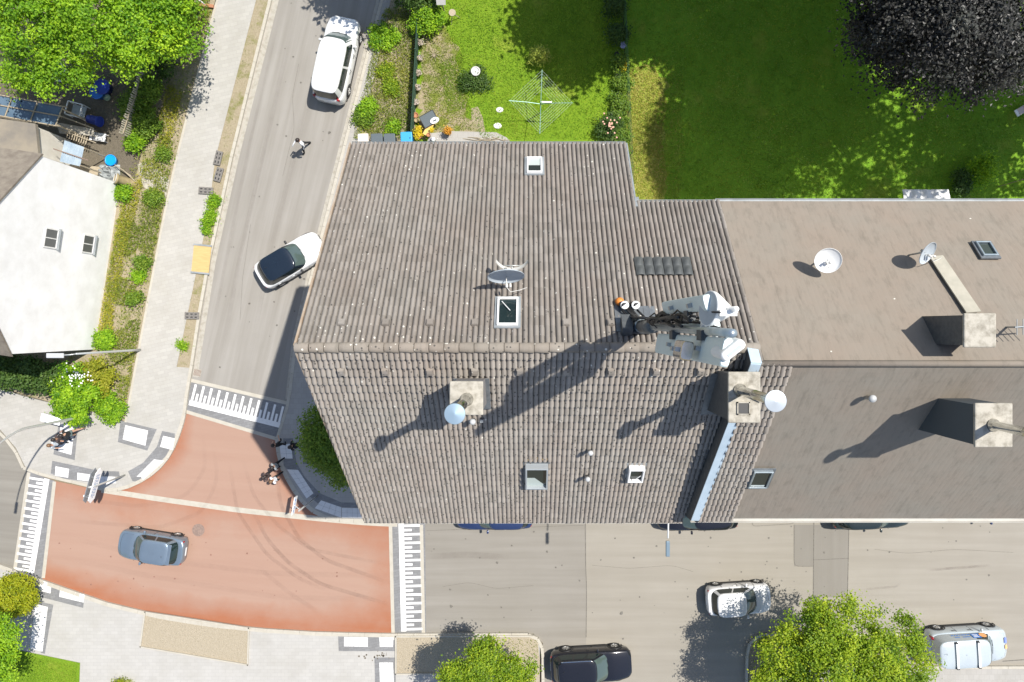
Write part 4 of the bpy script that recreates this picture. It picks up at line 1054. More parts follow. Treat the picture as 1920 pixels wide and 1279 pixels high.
for frac, h0 in ((.39, 2.1), (.395, 5.0)):
    c = A + d * (Lw * frac); w = empty('window', parent=wh); q = Matrix.Rotation(math.atan2(d.y, d.x), 4, 'Z'); w.matrix_local = Matrix.Translation(up(c, h0)) @ q
    sgn = 1 if (q @ Vector((0, 1, 0))).dot(nrm) > 0 else -1
    mb = MB()
    for cc, sz in (((0, sgn * .02, .45), (1.0, .06, .07)), ((0, sgn * .02, -.45), (1.0, .06, .07)), ((.47, sgn * .02, 0), (.07, .06, .84)), ((-.47, sgn * .02, 0), (.07, .06, .84)), ((0, sgn * .02, 0), (.05, .05, .84))): mb.box(cc, sz)
    mb.build('frame', m_white_frame, w); MB().box((0, sgn * .012, 0), (.88, .02, .84)).build('pane', mat('house_window_glass', (.10, .105, .105), .2), w)
    MB().box((0, sgn * .06, -.52), (1.1, .16, .04)).build('sill', m_zinc_pale, w)
# annex with felt roof and tinted pergola roof behind it
def quadslab(name, q, h, t, m, parent, dh=(0, 0, 0, 0)):
    v = [P(x, y, h + e) for (x, y), e in zip(q, dh)]; lo = [p - Vector((0, 0, t)) for p in v]; mb = MB()
    mb.add(v + lo, [(0, 1, 2, 3), (7, 6, 5, 4), (0, 4, 5, 1), (1, 5, 6, 2), (2, 6, 7, 3), (3, 7, 4, 0)]); return mb.build(name, m, parent)
an = thing('annex', 'low annex with brown felt roof behind the white house gable', 'annex')
quadslab('roof', [(-120, 215), (62, 228), (76, 262), (66, 297), (-120, 300)], 3.2, .2, m_felt, an) if False else quadslab('roof', [(-120, 205), (66, 232), (72, 292), (-120, 330)], 3.2, .2, m_felt, an)
v = [P(x, y, 3.0) for x, y in ((-120, 209), (64, 236), (70, 290), (-120, 326))]; mb = MB(); mb.add(v + [up(p, 0) for p in v], [(0, 4, 5, 1), (1, 5, 6, 2), (2, 6, 7, 3)]); mb.build('wall', m_render, an)
pg = thing('pergola', 'blue tinted sheet roof on a light timber frame beside the yard', 'pergola')
for k in range(4):
    f = lambda t: (( 118 - t * 190, 199 - t * 34), (104 - t * 190, 236 - t * 34))
    (ax, ay), (bx, by) = f(k / 4); (cx, cy), (dx_, dy_) = f((k + 1) / 4)
    quadslab('roof_sheet', [(ax - 2, ay), (bx - 2, by), (dx_, dy_), (cx, cy)], 2.5, .02, m_glassroof, pg)
    pa, pb = P(ax, ay, 2.54), P(bx, by, 2.54); MB().tube([pa, pb], .03, 6).build('batten', m_wood, pg)
for (ax, ay), (bx, by) in (((126, 201), (-70, 166)), ((110, 237), (-80, 203)), ((115, 218), (-75, 184))): MB().tube([P(ax, ay, 2.55), P(bx, by, 2.55)], .035, 6).build('rail', m_wood, pg)
for x, y in ((116, 204), (106, 234), (40, 190)): MB().tube([up(P(x, y, 2.5), 0), P(x, y, 2.5)], .05, 8).build('post', m_wood, pg)
pr = thing('polycarbonate_canopy', 'pale blue corrugated polycarbonate canopy next to the white wall', 'canopy')
a0, a1, a2, a3 = P(121, 263, 2.2), P(158, 276, 2.2), P(150, 312, 2.2), P(112, 303, 2.2)
mb = MB(); mb.grid(lambda u, v: a0.lerp(a1, u).lerp(a3.lerp(a2, u), v) + Vector((0, 0, .03 * math.sin(u * 2 * math.pi * 9))), 72, 2); mb.build('sheet', m_poly, pr, True)
MB().tube([P(100, 279, 2.26), P(166, 301, 2.26)], .03, 6).build('rail', m_iron, pr)
for x, y in ((158, 278), (150, 310), (114, 300)): MB().tube([up(P(x, y, 2.2), 0), P(x, y, 2.18)], .04, 6).build('post', m_wood, pr)
rk = thing('slatted_rack', 'pale slatted rack leaning between canopy and table', 'rack')
for k in range(9): q = P(127 + k * 4.4, 252 + k * 1.5, 1.0); MB().box(q, (.05, .42, .03), R(-15)).build('slat', m_wood, rk)
MB().tube([P(112, 243, 1.05), P(180, 268, 1.05)], .03, 6).build('rail', m_wood, rk); MB().tube([P(126, 256, 0), P(126, 256, 1.0)], .03, 6).build('leg', m_wood, rk); MB().tube([P(160, 266, 0), P(160, 266, 1.0)], .03, 6).build('leg', m_wood, rk)
tb = thing('workbench', 'grey topped workbench with timber edge in the yard', 'table')
quadslab('top', [(104, 229), (176, 242), (175, 255), (112, 250)], .85, .05, m_concrete, tb); MB().tube([P(112, 217, .9), P(176, 241, .9)], .035, 6).build('edge_rail', m_wood, tb)
for x, y in ((112, 232), (172, 243), (172, 253), (116, 248)): MB().tube([up(P(x, y, .8), 0), P(x, y, .8)], .03, 6).build('leg', m_wood, tb)
def open_crate(name, label, cat, px, py, w, l, h, rz, m):
    t = thing(name, label, cat, P(px, py, .1), rz); mb = MB()
    for c, s in (((0, l / 2, h), (w, .05, .05)), ((0, -l / 2, h), (w, .05, .05)), ((w / 2, 0, h), (.05, l - .05, .05)), ((-w / 2, 0, h), (.05, l - .05, .05))): mb.box(c, s)
    mb.build('rim', m, t); mb = MB()
    for sx in (-1, 1):
        for sy in (-1, 1): mb.box((sx * w / 2, sy * l / 2, h / 2 - .02), (.05, .05, h - .01))
    mb.build('legs', m, t); MB().box((0, 0, h * .35), (w - .06, l - .06, .03)).build('shelf', m_tarp, t); return t
open_crate('planter_frame', 'white open frame planter beside the lying blue barrel', 'planter frame', 153, 212, .85, .75, .7, R(-15), m_white_frame)
def tub(label, px, py, r, h, m, z=.1, name='tub', tilt=None):
    t = thing(name, label, name.replace('_', ' '), P(px, py, z)); M0 = tilt.to_matrix() if tilt else None
    mb = MB(); mb.lathe([(.01, 0), (r * .8, 0), (r, h), (r * 1.06, h), (r * 1.06, h + .02), (r * .94, h + .02), (r * .74, .04), (.01, .04)], 20, M=M0); mb.build('shell', m, t, True)
    mb = MB(); mb.lathe([(r * 1.02, h - .05), (r * 1.07, h - .05), (r * 1.07, h - .02), (r * 1.02, h - .02)], 20, M=M0); mb.build('rim_band', m, t, True); return t
from mathutils import Euler
tub('round blue water tub nearest the picket fence under the tree', 190, 178, .36, .45, m_blue_plastic, name='water_tub')
tub('large blue tub behind the nearest one under the tree', 201, 168, .42, .5, m_blue_deep, name='water_tub')
tub('small pale green bowl next to the blue tubs', 203, 184, .18, .15, mat('bowl_green', (.35, .45, .32), .5), name='bowl')
tub('dark blue barrel lying on its side by the white frame', 166, 223, .28, .75, m_blue_deep, .4, 'barrel', Euler((0, R(82), R(-15))))
tub('bright blue bucket standing above the pile of tarpaulin', 214, 303, .30, .35, mat('bucket_bright', (.0, .27, .75), .4), name='bucket')
def chair(label, px, py, rz, m, s=1.0, name='garden_chair', rec=0.0):
    t = thing(name, label, 'chair', P(px, py, .1), rz); mb = MB(); mb.box((0, 0, .42), (.46, .46, .035)); bevel(mb.build('seat', m, t), .015)
    mb = MB()
    for k in range(5): mb.box((-.17 + k * .085, .25 + rec * .15, .68), (.055, .03, .5), mat=Matrix.Rotation(-.25 - rec, 4, 'X'))
    mb.box((0, .31 + rec * .3, .92), (.44, .035, .06), mat=Matrix.Rotation(-.25 - rec, 4, 'X')); mb.build('backrest', m, t)
    for sx in (-1, 1): MB().box((sx * .25, .02, .63), (.05, .44, .03)).build('armrest', m, t)
    for sx in (-1, 1):
        for sy in (-1, 1): MB().tube([(sx * .19, sy * .19, .41), (sx * .24, sy * .24, 0)], .02, 6).build('leg', m, t)
    return t
chair('white plastic garden chair under the edge of the bright tree', 119, 150, R(-10), m_white_frame)
chair('second white plastic chair standing behind the first one', 124, 134, R(15), m_white_frame)
t = thing('sunbed', 'white plastic sunbed end lying in front of the canopy', 'sunbed', P(193, 260, .1), R(-8))
bevel(MB().box((0, 0, .32), (.72, .46, .05)).build('seat', m_white_frame, t), .03, 3)
for k in range(5): MB().box((.02, -.17 + .085 * k, .355), (.5, .03, .02)).build('slat', m_lamp_clear, t)
bevel(MB().box((-.42, 0, .42), (.14, .5, .05), mat=Matrix.Rotation(R(35), 4, 'Y')).build('headrest', m_white_frame, t), .02)
for sx in (-1, 1):
    for sy in (-1, 1): MB().tube([(sx * .28, sy * .18, .3), (sx * .3, sy * .2, 0)], .025, 6).build('leg', m_white_frame, t)
t = thing('parasol', 'closed dark red parasol poking out below the bright tree', 'parasol', P(262, 132, 0)); mb = MB(); mb.lathe([(.02, 2.3), (.10, 1.95), (.26, 1.2), (.30, 1.0), (.05, 1.02)], 12, cap=False); mb.build('canopy', m_redcloth, t)
MB().tube([(0, 0, 0), (0, 0, 2.35)], .02, 8).build('pole', m_wood, t)
t = thing('clay_pipe', 'big clay pipe lying open end up beside the grey tarpaulin', 'pipe', P(234, 340, .35)); q = Vector((-.55, .15, .55)).normalized().to_track_quat('Z', 'Y').to_matrix()
mb = MB(); mb.lathe([(.26, -.55), (.26, .36), (.31, .38), (.31, .5), (.25, .5), (.22, .30), (.22, -.5)], 26, M=q, cap=False); mb.build('barrel', m_pipe_clay, t, True); mb = MB(); mb.lathe([(.24, .5), (.315, .5), (.315, .53), (.24, .53), (.24, .5)], 26, M=q, cap=False); mb.build('rim', m_pot_grey, t, True)
t = thing('tarpaulin', 'crumpled grey tarpaulin heaped beside the white house corner', 'tarpaulin', P(205, 325, .1)); mb = MB()
random.seed(3); hm_ = [[random.uniform(.05, .5) for _ in range(12)] for _ in range(12)]
mb.grid(lambda u, v: ((u - .5) * 1.25, (v - .5) * 1.0, hm_[round(u * 11)][round(v * 11)] * (1 - (2 * u - 1) ** 4) * (1 - (2 * v - 1) ** 4)), 11, 11); mb.build('sheet', m_tarp, t)
wp = thing('plank_pile', 'pile of long weathered planks stacked against the white house', 'planks')
for k in range(7):
    a = P(118 + k * 6, 308 + k * 2.6, .2 + .05 * (k % 3)); b = P(188 + k * 2, 315 + k * 3, .2 + .05 * ((k + 1) % 3)); dd = b - a
    MB().box((a + b) / 2, (dd.length, .12, .04), math.atan2(dd.y, dd.x)).build('plank', m_wood, wp)
wp2 = thing('timber_battens', 'thin timber battens leaning beside the clay pipe', 'timber')
for k in range(4): MB().tube([P(215 + 5 * k, 309 + 3 * k, .5), P(246 + 3 * k, 330 + 4 * k, .25)], .025, 5).build('batten', m_wood, wp2)
# picket fence
pf = thing('picket_fence', 'weathered wooden picket fence between yard and green shrubs', 'fence')
pk = MB().box((0, 0, .78), (.022, .075, 1.56)).mesh('picket', mat('picket_wood', (.50, .46, .36), .85, c2=(.34, .30, .23), scale=5))
a, b = P(289, 152, 0), P(254, 262, 0); dd = b - a
for k in range(30):
    c = a + dd * (k / 29); inst('picket', pk, pf, (c.x, c.y, 0), (random.gauss(0, .012), random.gauss(0, .012), math.atan2(dd.y, dd.x) + math.pi / 2))
for h in (.4, 1.25): MB().box((a + b) / 2 + Vector((.03, 0, h)), (dd.length, .04, .07), math.atan2(dd.y, dd.x)).build('rail', m_wood, pf)

# ------------------------------------------------------------------ plants
def leaf_mesh(name, pos_, nrm_, size, mats, tint, aspect=.62, bend=.18):
    n = len(pos_); nrm_ = nrm_ / np.linalg.norm(nrm_, axis=1, keepdims=True)
    r = RNG.normal(size=(n, 3)); a = np.cross(nrm_, r); a /= np.linalg.norm(a, axis=1, keepdims=True) + 1e-9; b = np.cross(nrm_, a)
    s = size * RNG.uniform(.65, 1.3, n)[:, None]
    v = np.stack([pos_ - a * s, pos_ + b * s * aspect - nrm_ * s * bend, pos_ + a * s, pos_ - b * s * aspect - nrm_ * s * bend], 1).reshape(-1, 3)
    me = bpy.data.meshes.new(name); me.vertices.add(n * 4); me.vertices.foreach_set('co', v.ravel())
    tri = (np.arange(n)[:, None] * 4 + np.array([[0, 1, 2, 0, 2, 3]])).ravel().astype(np.int32)
    me.loops.add(n * 6); me.loops.foreach_set('vertex_index', tri); me.polygons.add(n * 2); me.polygons.foreach_set('loop_start', np.arange(0, n * 6, 3, dtype=np.int32))
    at = me.attributes.new('tint', 'FLOAT', 'FACE'); at.data.foreach_set('value', np.repeat(tint, 2)); me.materials.append(mats)
    me.update(calc_edges=True); me.shade_flat(); return me

def crown_points(blobs, n, clump, per):
    """leaves gathered in clumps that fill irregular lobes"""
    W = np.array([b[3] * b[4] * b[5] for b in blobs]) ** .8; W /= W.sum(); nc = max(1, n // per)
    idx = RNG.choice(len(blobs), nc, p=W); B = np.array(blobs)[idx]
    u = RNG.normal(size=(nc, 3)); u /= np.linalg.norm(u, axis=1, keepdims=True); u[:, 2] = np.where(u[:, 2] < -.35, -u[:, 2] * .6, u[:, 2])
    rad = RNG.uniform(.35, 1.0, nc) ** .45
    C = B[:, :3] + u * B[:, 3:6] * rad[:, None]
    q = RNG.normal(size=(nc, per, 3)) * clump * np.array([1, 1, .55]); q *= RNG.uniform(.6, 1.3, (nc, 1, 1))
    pts = (C[:, None] + q).reshape(-1, 3); out = np.repeat(u, per, 0)
    t = np.clip(RNG.normal(.5, .2, (nc, 1)) + RNG.normal(0, .16, (nc, per)), 0, 1).ravel()
    nr = out * .45 + np.array([0, 0, .75]) + RNG.normal(size=pts.shape) * .55
    return pts, nr, t

def tree(name, label, base, blobs, n, leaf, lm, trunk_r, group=None, clump=.38, per=42, cat='tree', limbs=7, bare=None, loc0=None):
    """base: point on the ground; blobs: (x, y, z, rx, ry, rz) lobes relative to it"""
    t = thing(name, label, cat, base, 0, group)
    pts, nr, tt = crown_points(blobs, n, clump, per)
    o = bpy.data.objects.new('crown', leaf_mesh('crown', pts, nr, leaf, lm, tt)); COL.objects.link(o); o.parent = t
    if trunk_r:
        mb = MB(); top = max(b[2] for b in blobs); cx = np.mean([b[0] for b in blobs]); cy = np.mean([b[1] for b in blobs])
        tp = [(0, 0, -.1), (.02, .0, top * .25), (cx * .3, cy * .3, top * .5), (cx * .7, cy * .7, top * .85)]
        mb.tube(tp, [trunk_r * 1.25, trunk_r, trunk_r * .8, trunk_r * .3], 10)
        for k in range(limbs):
            b = blobs[k % len(blobs)]; s0 = Vector(tp[1]).lerp(Vector(tp[2]), random.random()); e = Vector((b[0] + random.uniform(-.6, .6) * b[3], b[1] + random.uniform(-.6, .6) * b[4], b[2] + random.uniform(-.2, .5) * b[5]))
            mb.tube([s0, s0.lerp(e, .5) + Vector((0, 0, .15 * top)) * .4, e], [trunk_r * .5, trunk_r * .32, trunk_r * .08], 7)
        mb.build('trunk', m_bark, t, True)
    return t
def lobes(cx, cy, cz, R_, rz, k, spread=.62, small=.5):
    L = [(cx, cy, cz, R_ * .72, R_ * .72, rz)]
    for i in range(k):
        a = 2 * math.pi * (i + random.uniform(-.3, .3)) / k; r = R_ * spread * random.uniform(.75, 1.12); s = R_ * small * random.uniform(.7, 1.15)
        L.append((cx + r * math.cos(a), cy + r * math.sin(a), cz + random.uniform(-.35, .15) * rz, s, s, rz * random.uniform(.45, .75)))
    return L
random.seed(21)
lm_bright = leafmat('leaf_bright', (.07, .19, .01), (.20, .37, .015), (.38, .55, .026), .38, .5)
lm_linden = leafmat('leaf_linden', (.07, .15, .01), (.20, .31, .015), (.42, .50, .03), .38, .5)
lm_beech = leafmat('leaf_copper_beech', (.014, .013, .012), (.026, .025, .022), (.055, .058, .048), .10, .42)
lm_shade = leafmat('leaf_green', (.065, .14, .014), (.13, .22, .02), (.22, .31, .03), .3, .5)
lm_box = leafmat('leaf_box', (.14, .20, .008), (.29, .33, .012), (.42, .42, .02), .35, .5)
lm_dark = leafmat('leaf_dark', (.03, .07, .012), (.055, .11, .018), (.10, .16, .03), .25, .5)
def base_of(px, py, h): return P(px, py, h)
def T(name, label, gpx, lob, n, leaf, lm, tr, **kw): return tree(name, label, P(gpx[0], gpx[1], .05), lob, n, leaf, lm, tr, **kw)
# bright tree at the upper left, its crown leans over the yard
bl = []
for (px, py, h, r, rz) in ((60, 20, 6.3, 3.2, 1.8), (170, 10, 6.6, 3.0, 1.9), (250, 55, 5.9, 2.4, 1.6), (300, 20, 5.6, 2.2, 1.5), (120, 95, 5.6, 2.1, 1.5), (40, 120, 5.4, 1.7, 1.3), (230, 110, 5.2, 1.4, 1.2), (330, 60, 5.0, 1.5, 1.2), (180, -60, 6.5, 3.0, 2), (20, -50, 6.4, 3.0, 2), (300, -50, 6.0, 2.6, 1.8), (65, 150, 5.2, .9, .8), (140, 140, 5.0, .7, .7)):
    p = P(px, py, h) - P(165, 60, 0); bl.append((p.x, p.y, h - .6, r * .8, r * .8, rz))
T('green_tree', 'big bright green leafy tree over the junk filled yard', (165, 60), bl, 62000, .075, lm_bright, .3, clump=.30, per=120)
# copper beech
bl = []
for (px, py, h, r, rz) in ((1800, 40, 14, 2.6, 2.2), (1700, 55, 12, 1.7, 1.8), (1720, -10, 13.5, 2.2, 2.0), (1890, 60, 13, 2.2, 2.0), (1760, 115, 11.5, 1.5, 1.6), (1840, 125, 11, 1.5, 1.6), (1660, 10, 12, 1.4, 1.5), (1930, -30, 13, 2.6, 2.2), (1800, -80, 14, 2.8, 2.2), (1690, -80, 13, 2.2, 2), (1900, 135, 10.5, 1.1, 1.2), (1690, 115, 10.5, 1.0, 1.2), (1740, 60, 9, 1.8, 1.6), (1660, 70, 9, 1.1, 1.2), (1850, 60, 9, 1.6, 1.6), (1650, 130, 8.5, .5, .8)):
    p = P(px, py, h) - P(1735, 120, 0); bl.append((p.x, p.y, h - .8, r * .88, r * .88, rz))
T('copper_beech', 'dark copper beech with blackish foliage in the upper right corner', (1735, 120), bl, 80000, .07, lm_beech, .38, clump=.33, per=110)
# unseen trees shading the lawns; very tall and leaning ones added for fuller shade
for k, (gx, gy, cx, cy, cz, Rr) in enumerate(((1205, -40, 0, 0, 9, 3.5), (1470, -60, 0, 0, 9.5, 4.4), (1350, -75, 0, 0, 9, 3.6), (1660, -110, 0, 0, 10, 4.0), (775, -85, 0, 0, 7, 2.6), (1960, 215, .4, .0, 10, 3.2), (1990, 80, 0, 0, 9.5, 3.6), (1880, -120, 0, 0, 9, 3.8), (1650, -30, -.5, 1.0, 13, 4.0), (1850, 160, -.5, -.5, 13, 4.2), (1556, -28, -.3, -2.3, 13, 3.1), (1745, -28, -.3, -2.0, 13, 3.4))):
    T('garden_tree', ('tree beyond the top edge shading the lawn with the clothes dryer', 'tree beyond the top edge shading the middle of the big lawn', 'smaller tree beyond the top edge between the two lawns', 'tree beyond the top edge just left of the copper beech', 'tree beyond the top edge shading the side street above the white van', 'tree beyond the right edge level with the sun lounger', 'tree beyond the right edge level with the copper beech', 'tree beyond the top edge right behind the copper beech', 'very tall unseen tree added beyond the top edge to shade the big lawn', 'very tall unseen tree added behind the copper beech to shade the lawn by the roofs', 'unseen leaning tree added beyond the top edge to shade the middle of the big lawn', 'unseen leaning tree added beyond the top edge to shade the lawn before the copper beech')[k], (gx, gy), lobes(cx, cy, cz, Rr, 2.6, 7), (11000 if k < 8 and k != 5 else 4200 if k in (5, 9) else 9000), .17, lm_shade, .25, group='garden trees beyond the picture', clump=.45, per=40)
# street trees
def street_tree(label, gp, spec, n, leaf, lm, tr, name='street_tree', group='young street trees in beds', clump=.33, per=36):
    bl = []
    for (px, py, h, r, rz) in spec:
        p = P(px, py, h) - P(gp[0], gp[1], 0); bl.append((p.x, p.y, h - .3, r, r, rz))
    return T(name, label, gp, bl, n, leaf, lm, tr, group=group, clump=clump, per=per)
street_tree('big leafy street tree beside the silver van', (1530, 1150), ((1560, 1205, 5.9, 1.6, 1.2), (1475, 1240, 5.4, 1.25, 1.1), (1645, 1232, 5.8, 1.45, 1.2), (1560, 1275, 6.0, 2.0, 1.4), (1690, 1275, 5.6, 1.4, 1.1), (1455, 1290, 5.2, 1.2, 1.0), (1535, 1150, 5.3, .7, .7), (1588, 1142, 5.5, .55, .6), (1432, 1205, 4.6, .45, .5), (1712, 1205, 5.3, .7, .7), (1590, 1350, 6.2, 2.2, 1.4), (1742, 1250, 5.2, .55, .6), (1640, 1165, 5.4, .65, .6), (1700, 1175, 5.2, .5, .6), (1490, 1180, 5.4, .7, .7)), 62000, .062, lm_linden, .19, clump=.25, per=120)
street_tree('small leafy tree between junction and black car', (915, 1240), ((900, 1252, 4.6, .9, .8), (850, 1268, 4.3, .75, .7), (950, 1258, 4.3, .75, .7), (898, 1222, 4.2, .5, .5), (865, 1300, 4.4, 1.2, .9), (960, 1300, 4.3, 1.0, .9), (925, 1212, 3.9, .35, .4), (985, 1262, 3.8, .5, .5)), 24000, .058, lm_linden, .10, clump=.2, per=90)
street_tree('feathery tree in shade tight against the corner building', (665, 822), ((615, 835, 4.8, 1.3, 1.3), (600, 795, 4.6, .9, 1.0), (630, 870, 4.5, .9, 1.0), (650, 820, 5.0, 1.6, 1.4), (640, 780, 4.6, .9, 1), (592, 845, 4.0, .7, .9), (640, 895, 3.8, .5, .7)), 24000, .065, lm_shade, .11, clump=.22, per=50)
street_tree('small bright tree cut off by the left edge below the round shrub', (20, 1205), ((-5, 1200, 3.8, .9, .7), (-20, 1240, 3.8, 1.1, .8), (5, 1235, 3.4, .5, .5), (-25, 1180, 3.6, .7, .6), (0, 1270, 3.3, .6, .5)), 11000, .06, lm_bright, .08, clump=.2, per=50)
def shrub(label, px, py, r, h, n, lm, leaf=.06, name='shrub', group=None, k=5, squash=.8, clump=.14, per=24, cat='shrub'):
    return T(name, label, (px, py), lobes(0, 0, h * .5, r * .85, h * .5, k, .85, .5), n, leaf, lm, .03, group=group, clump=clump, per=per, cat=cat, limbs=4)
ball = [(0, 0, 1.05, 1.18, 1.18, 1.02)]
b0 = T('clipped_ball_shrub', 'round clipped yellow green shrub at the lower left edge', (52, 1104), ball, 16000, .055, lm_box, .06, clump=.12, per=20, cat='shrub')
G = 'shrubs on the planted verge'
shrub('bright bush with small white blossom beside the lamp post and crossing', 158, 742, 1.55, 1.9, 9000, lm_bright, .075)
shrub('yellow green bush between blossom bush and pavement', 195, 708, 1.0, 1.2, 4500, leafmat('leaf_yellowish', (.13, .17, .015), (.28, .30, .02), (.45, .42, .05), .35), .07)
shrub('low green bush at the tip of the verge by the pavement corner', 212, 762, .85, .9, 3500, lm_bright, .06)
fl_ = MB(); random.seed(5)
for k in range(46):
    c = P(140 + random.gauss(0, 12), 706 + random.gauss(0, 8), 2.0 + random.random() * .3); s = .05
    fl_.add([c + Vector((-s, 0, 0)), c + Vector((0, -s, .02)), c + Vector((s, 0, 0)), c + Vector((0, s, .02))], [(0, 1, 2, 3)])
tag(fl_.build('white_blossom', m_white_frame), kind='stuff')
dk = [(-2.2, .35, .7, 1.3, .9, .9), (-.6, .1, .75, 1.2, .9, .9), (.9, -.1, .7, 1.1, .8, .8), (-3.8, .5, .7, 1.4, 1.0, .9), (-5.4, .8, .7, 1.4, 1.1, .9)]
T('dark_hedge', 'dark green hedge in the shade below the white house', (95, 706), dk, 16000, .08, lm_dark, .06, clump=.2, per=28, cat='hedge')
for k, (px, py, r, h, n, lm, lab) in enumerate((
    (262, 205, .75, 1.3, 3600, lm_shade, 'tall shrub leaning on the middle of the picket fence'), (283, 235, .8, 1.2, 3600, lm_shade, 'leafy shrub at the lower end of the picket fence beside yellow weeds'),
    (292, 175, .8, 1.4, 3600, lm_shade, 'leafy shrub at the upper end of the picket fence'), (262, 268, .55, .8, 2200, lm_bright, 'low green shrub between the fence end and the concrete apron'),
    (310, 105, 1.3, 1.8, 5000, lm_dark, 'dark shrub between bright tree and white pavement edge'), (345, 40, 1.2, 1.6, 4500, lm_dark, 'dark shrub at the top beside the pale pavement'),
    (236, 362, .45, .6, 1600, lm_bright, 'small bright green shrub at the corner of the white wall'), (272, 492, .33, .45, 1200, lm_shade, 'small dark green shrub halfway along the long pavement'),
    (264, 520, .30, .4, 1100, lm_bright, 'small light green shrub below the dark one along the pavement'), (200, 640, .6, .7, 2400, lm_bright, 'green shrub at the lower corner of the white wall'),
    (310, 290, .35, .45, 1100, lm_shade, 'low leafy shrub just above the concrete apron'), (290, 372, .45, .5, 1500, lm_shade, 'green shrub just below the concrete apron'),
    (255, 560, .35, .4, 1100, lm_shade, 'ragged green shrub in the lower half of the planted verge'))):
    shrub(lab, px, py, r, h, n, lm, group=G)
for k, (px, py, r, h, n, lm, lab) in enumerate((
    (720, 75, .75, .6, 2600, lm_bright, 'bright green weed bush beside the white van bonnet'), (690, 205, .55, .5, 2200, lm_bright, 'bright green weed bush behind the white van by the road'),
    (682, 222, .5, .45, 1800, lm_shade, 'darker weed bush close to the kerb near the bins'), (735, 165, .5, .35, 1400, lm_linden, 'yellowish weed bush in the middle of the dirt strip'),
    (725, 135, .35, .3, 1000, lm_linden, 'small yellowish weed bush above the middle of the dirt strip'), (738, 240, .4, .3, 1200, lm_bright, 'flat green weed bush just above the dustbins'))):
    shrub(lab, px, py, r, h, n, lm, group='weed bushes on the dirt strip')
shrub('large leafy bush at the top of the green fence', 802, 45, .95, 1.5, 4500, lm_bright)
shrub('dense dark bush behind the bird house at the top', 790, 8, 1.3, 2.0, 5500, lm_dark)
shrub('slender young shrub between lawn shade and clothes dryer', 1010, 112, .5, 1.1, 1300, leafmat('leaf_pale', (.16, .22, .03), (.30, .35, .05), (.45, .46, .09), .35), .05)
rs = shrub('rose bush with pale pink blossom beside the roof corner', 1143, 245, .75, 1.0, 3200, lm_dark)
mb = MB()
random.seed(6)
for k in range(22):
    c = Vector((random.gauss(0, .3), random.gauss(.1, .3), 1.0 + random.random() * .15)); mb.lathe([(.01, -.02), (.055, 0), (.04, .035), (.005, .03)], 8, c)
mb.build('blossom', mat('rose_blossom', (.62, .36, .27), .7), rs)
shrub('green bush between rose bush and see-through fence', 1163, 262, .55, .9, 2200, lm_shade)
shrub('tall bright green clipped shrub on the shaded lawn by the roof', 1828, 325, .8, 1.6, 5500, lm_bright)
shrub('dark shrub left of the clipped shrub at the roof edge', 1795, 345, .6, 1.0, 2400, lm_dark)
for k, (px, py, r, h, lm) in enumerate(((1150, 20, .7, 1.0, lm_dark), (1157, 70, .55, .8, lm_dark), (1163, 125, .5, .7, lm_shade), (1166, 160, .4, .6, lm_shade), (1160, 200, .5, .7, lm_shade), (1158, 226, .45, .6, lm_shade))):
    shrub(('dark', 'second dark', 'leafy', 'small leafy', 'broad leafy', 'low leafy')[k] + ' shrub along the see-through fence ' + ('at the picture top', 'just below the topmost shrub', 'beside the upper shaded lawn', 'where lawn shade ends', 'level with the clothes dryer', 'next above the rose bush')[k], px, py, r, h, 2000, lm, group='shrubs along the see-through fence')
shrub('small clipped bush at the bottom edge of the pale pavement', 230, 1283, .4, .5, 1600, lm_box, .04)
shrub('round garden plant bed bush beside the stone pot', 892, 155, .85, .55, 2600, lm_dark, .05)
for k, (px, py) in enumerate(((404, 378), (397, 402), (393, 415), (390, 432), (345, 648))):
    shrub(('grass tuft just below the lying grey barrier feet', 'grass tuft in the middle of the soil strip', 'larger grass tuft in the soil strip', 'grass tuft directly above the plywood board', 'lone grass tuft low in the soil strip near the lamp')[k], px, py, (.34, .2, .25, .18, .2)[k], .28, (1500, 600, 900, 500, 500)[k], lm_bright, .045, 'grass_tuft', 'grass tufts in the soil strip', cat='grass')

def inside(poly_, x, y):
    c = np.zeros(len(x), bool); n = len(poly_)
    for i in range(n):
        (x1, y1), (x2, y2) = poly_[i], poly_[(i + 1) % n]
        k = ((y1 > y) != (y2 > y)) & (x < (x2 - x1) * (y - y1) / (y2 - y1 + 1e-12) + x1); c ^= k
    return c
def cover(name, pts, n, size, m, h0, patch=.5, up_=.35, tall=.08):
    """low growth scattered over a plot, denser in patches"""
    pl = [P(x, y, 0) for x, y in pts]; xy = [(p.x, p.y) for p in pl]; xs = [p[0] for p in xy]; ys = [p[1] for p in xy]
    X = RNG.uniform(max(min(xs), -33), min(max(xs), 30), n * 4); Y = RNG.uniform(max(min(ys), -22), min(max(ys), 21), n * 4); k = inside(xy, X, Y); X, Y = X[k], Y[k]
    cx = RNG.uniform(min(xs), max(xs), 90); cy = RNG.uniform(min(ys), max(ys), 90); cr = RNG.uniform(.25, 1.1, 90)
    d = np.min(np.hypot(X[:, None] - cx, Y[:, None] - cy) / cr, 1); keep = RNG.random(len(X)) < np.where(d < 1, 1, 1 - patch)
    X, Y = X[keep][:n], Y[keep][:n]
    z = h0 + RNG.random(len(X)) * tall; nr = np.stack([RNG.normal(size=len(X)), RNG.normal(size=len(X)), np.full(len(X), up_) + RNG.random(len(X)) * .6], 1)
    t = np.clip(.5 + .22 * np.sin(X * 1.3 + 2) * np.cos(Y * 1.1) + RNG.normal(0, .2, len(X)), 0, 1)
    o = bpy.data.objects.new(name, leaf_mesh(name, np.stack([X, Y, z], 1), nr, size, m, t, .3)); COL.objects.link(o); o['kind'] = 'stuff'; return o
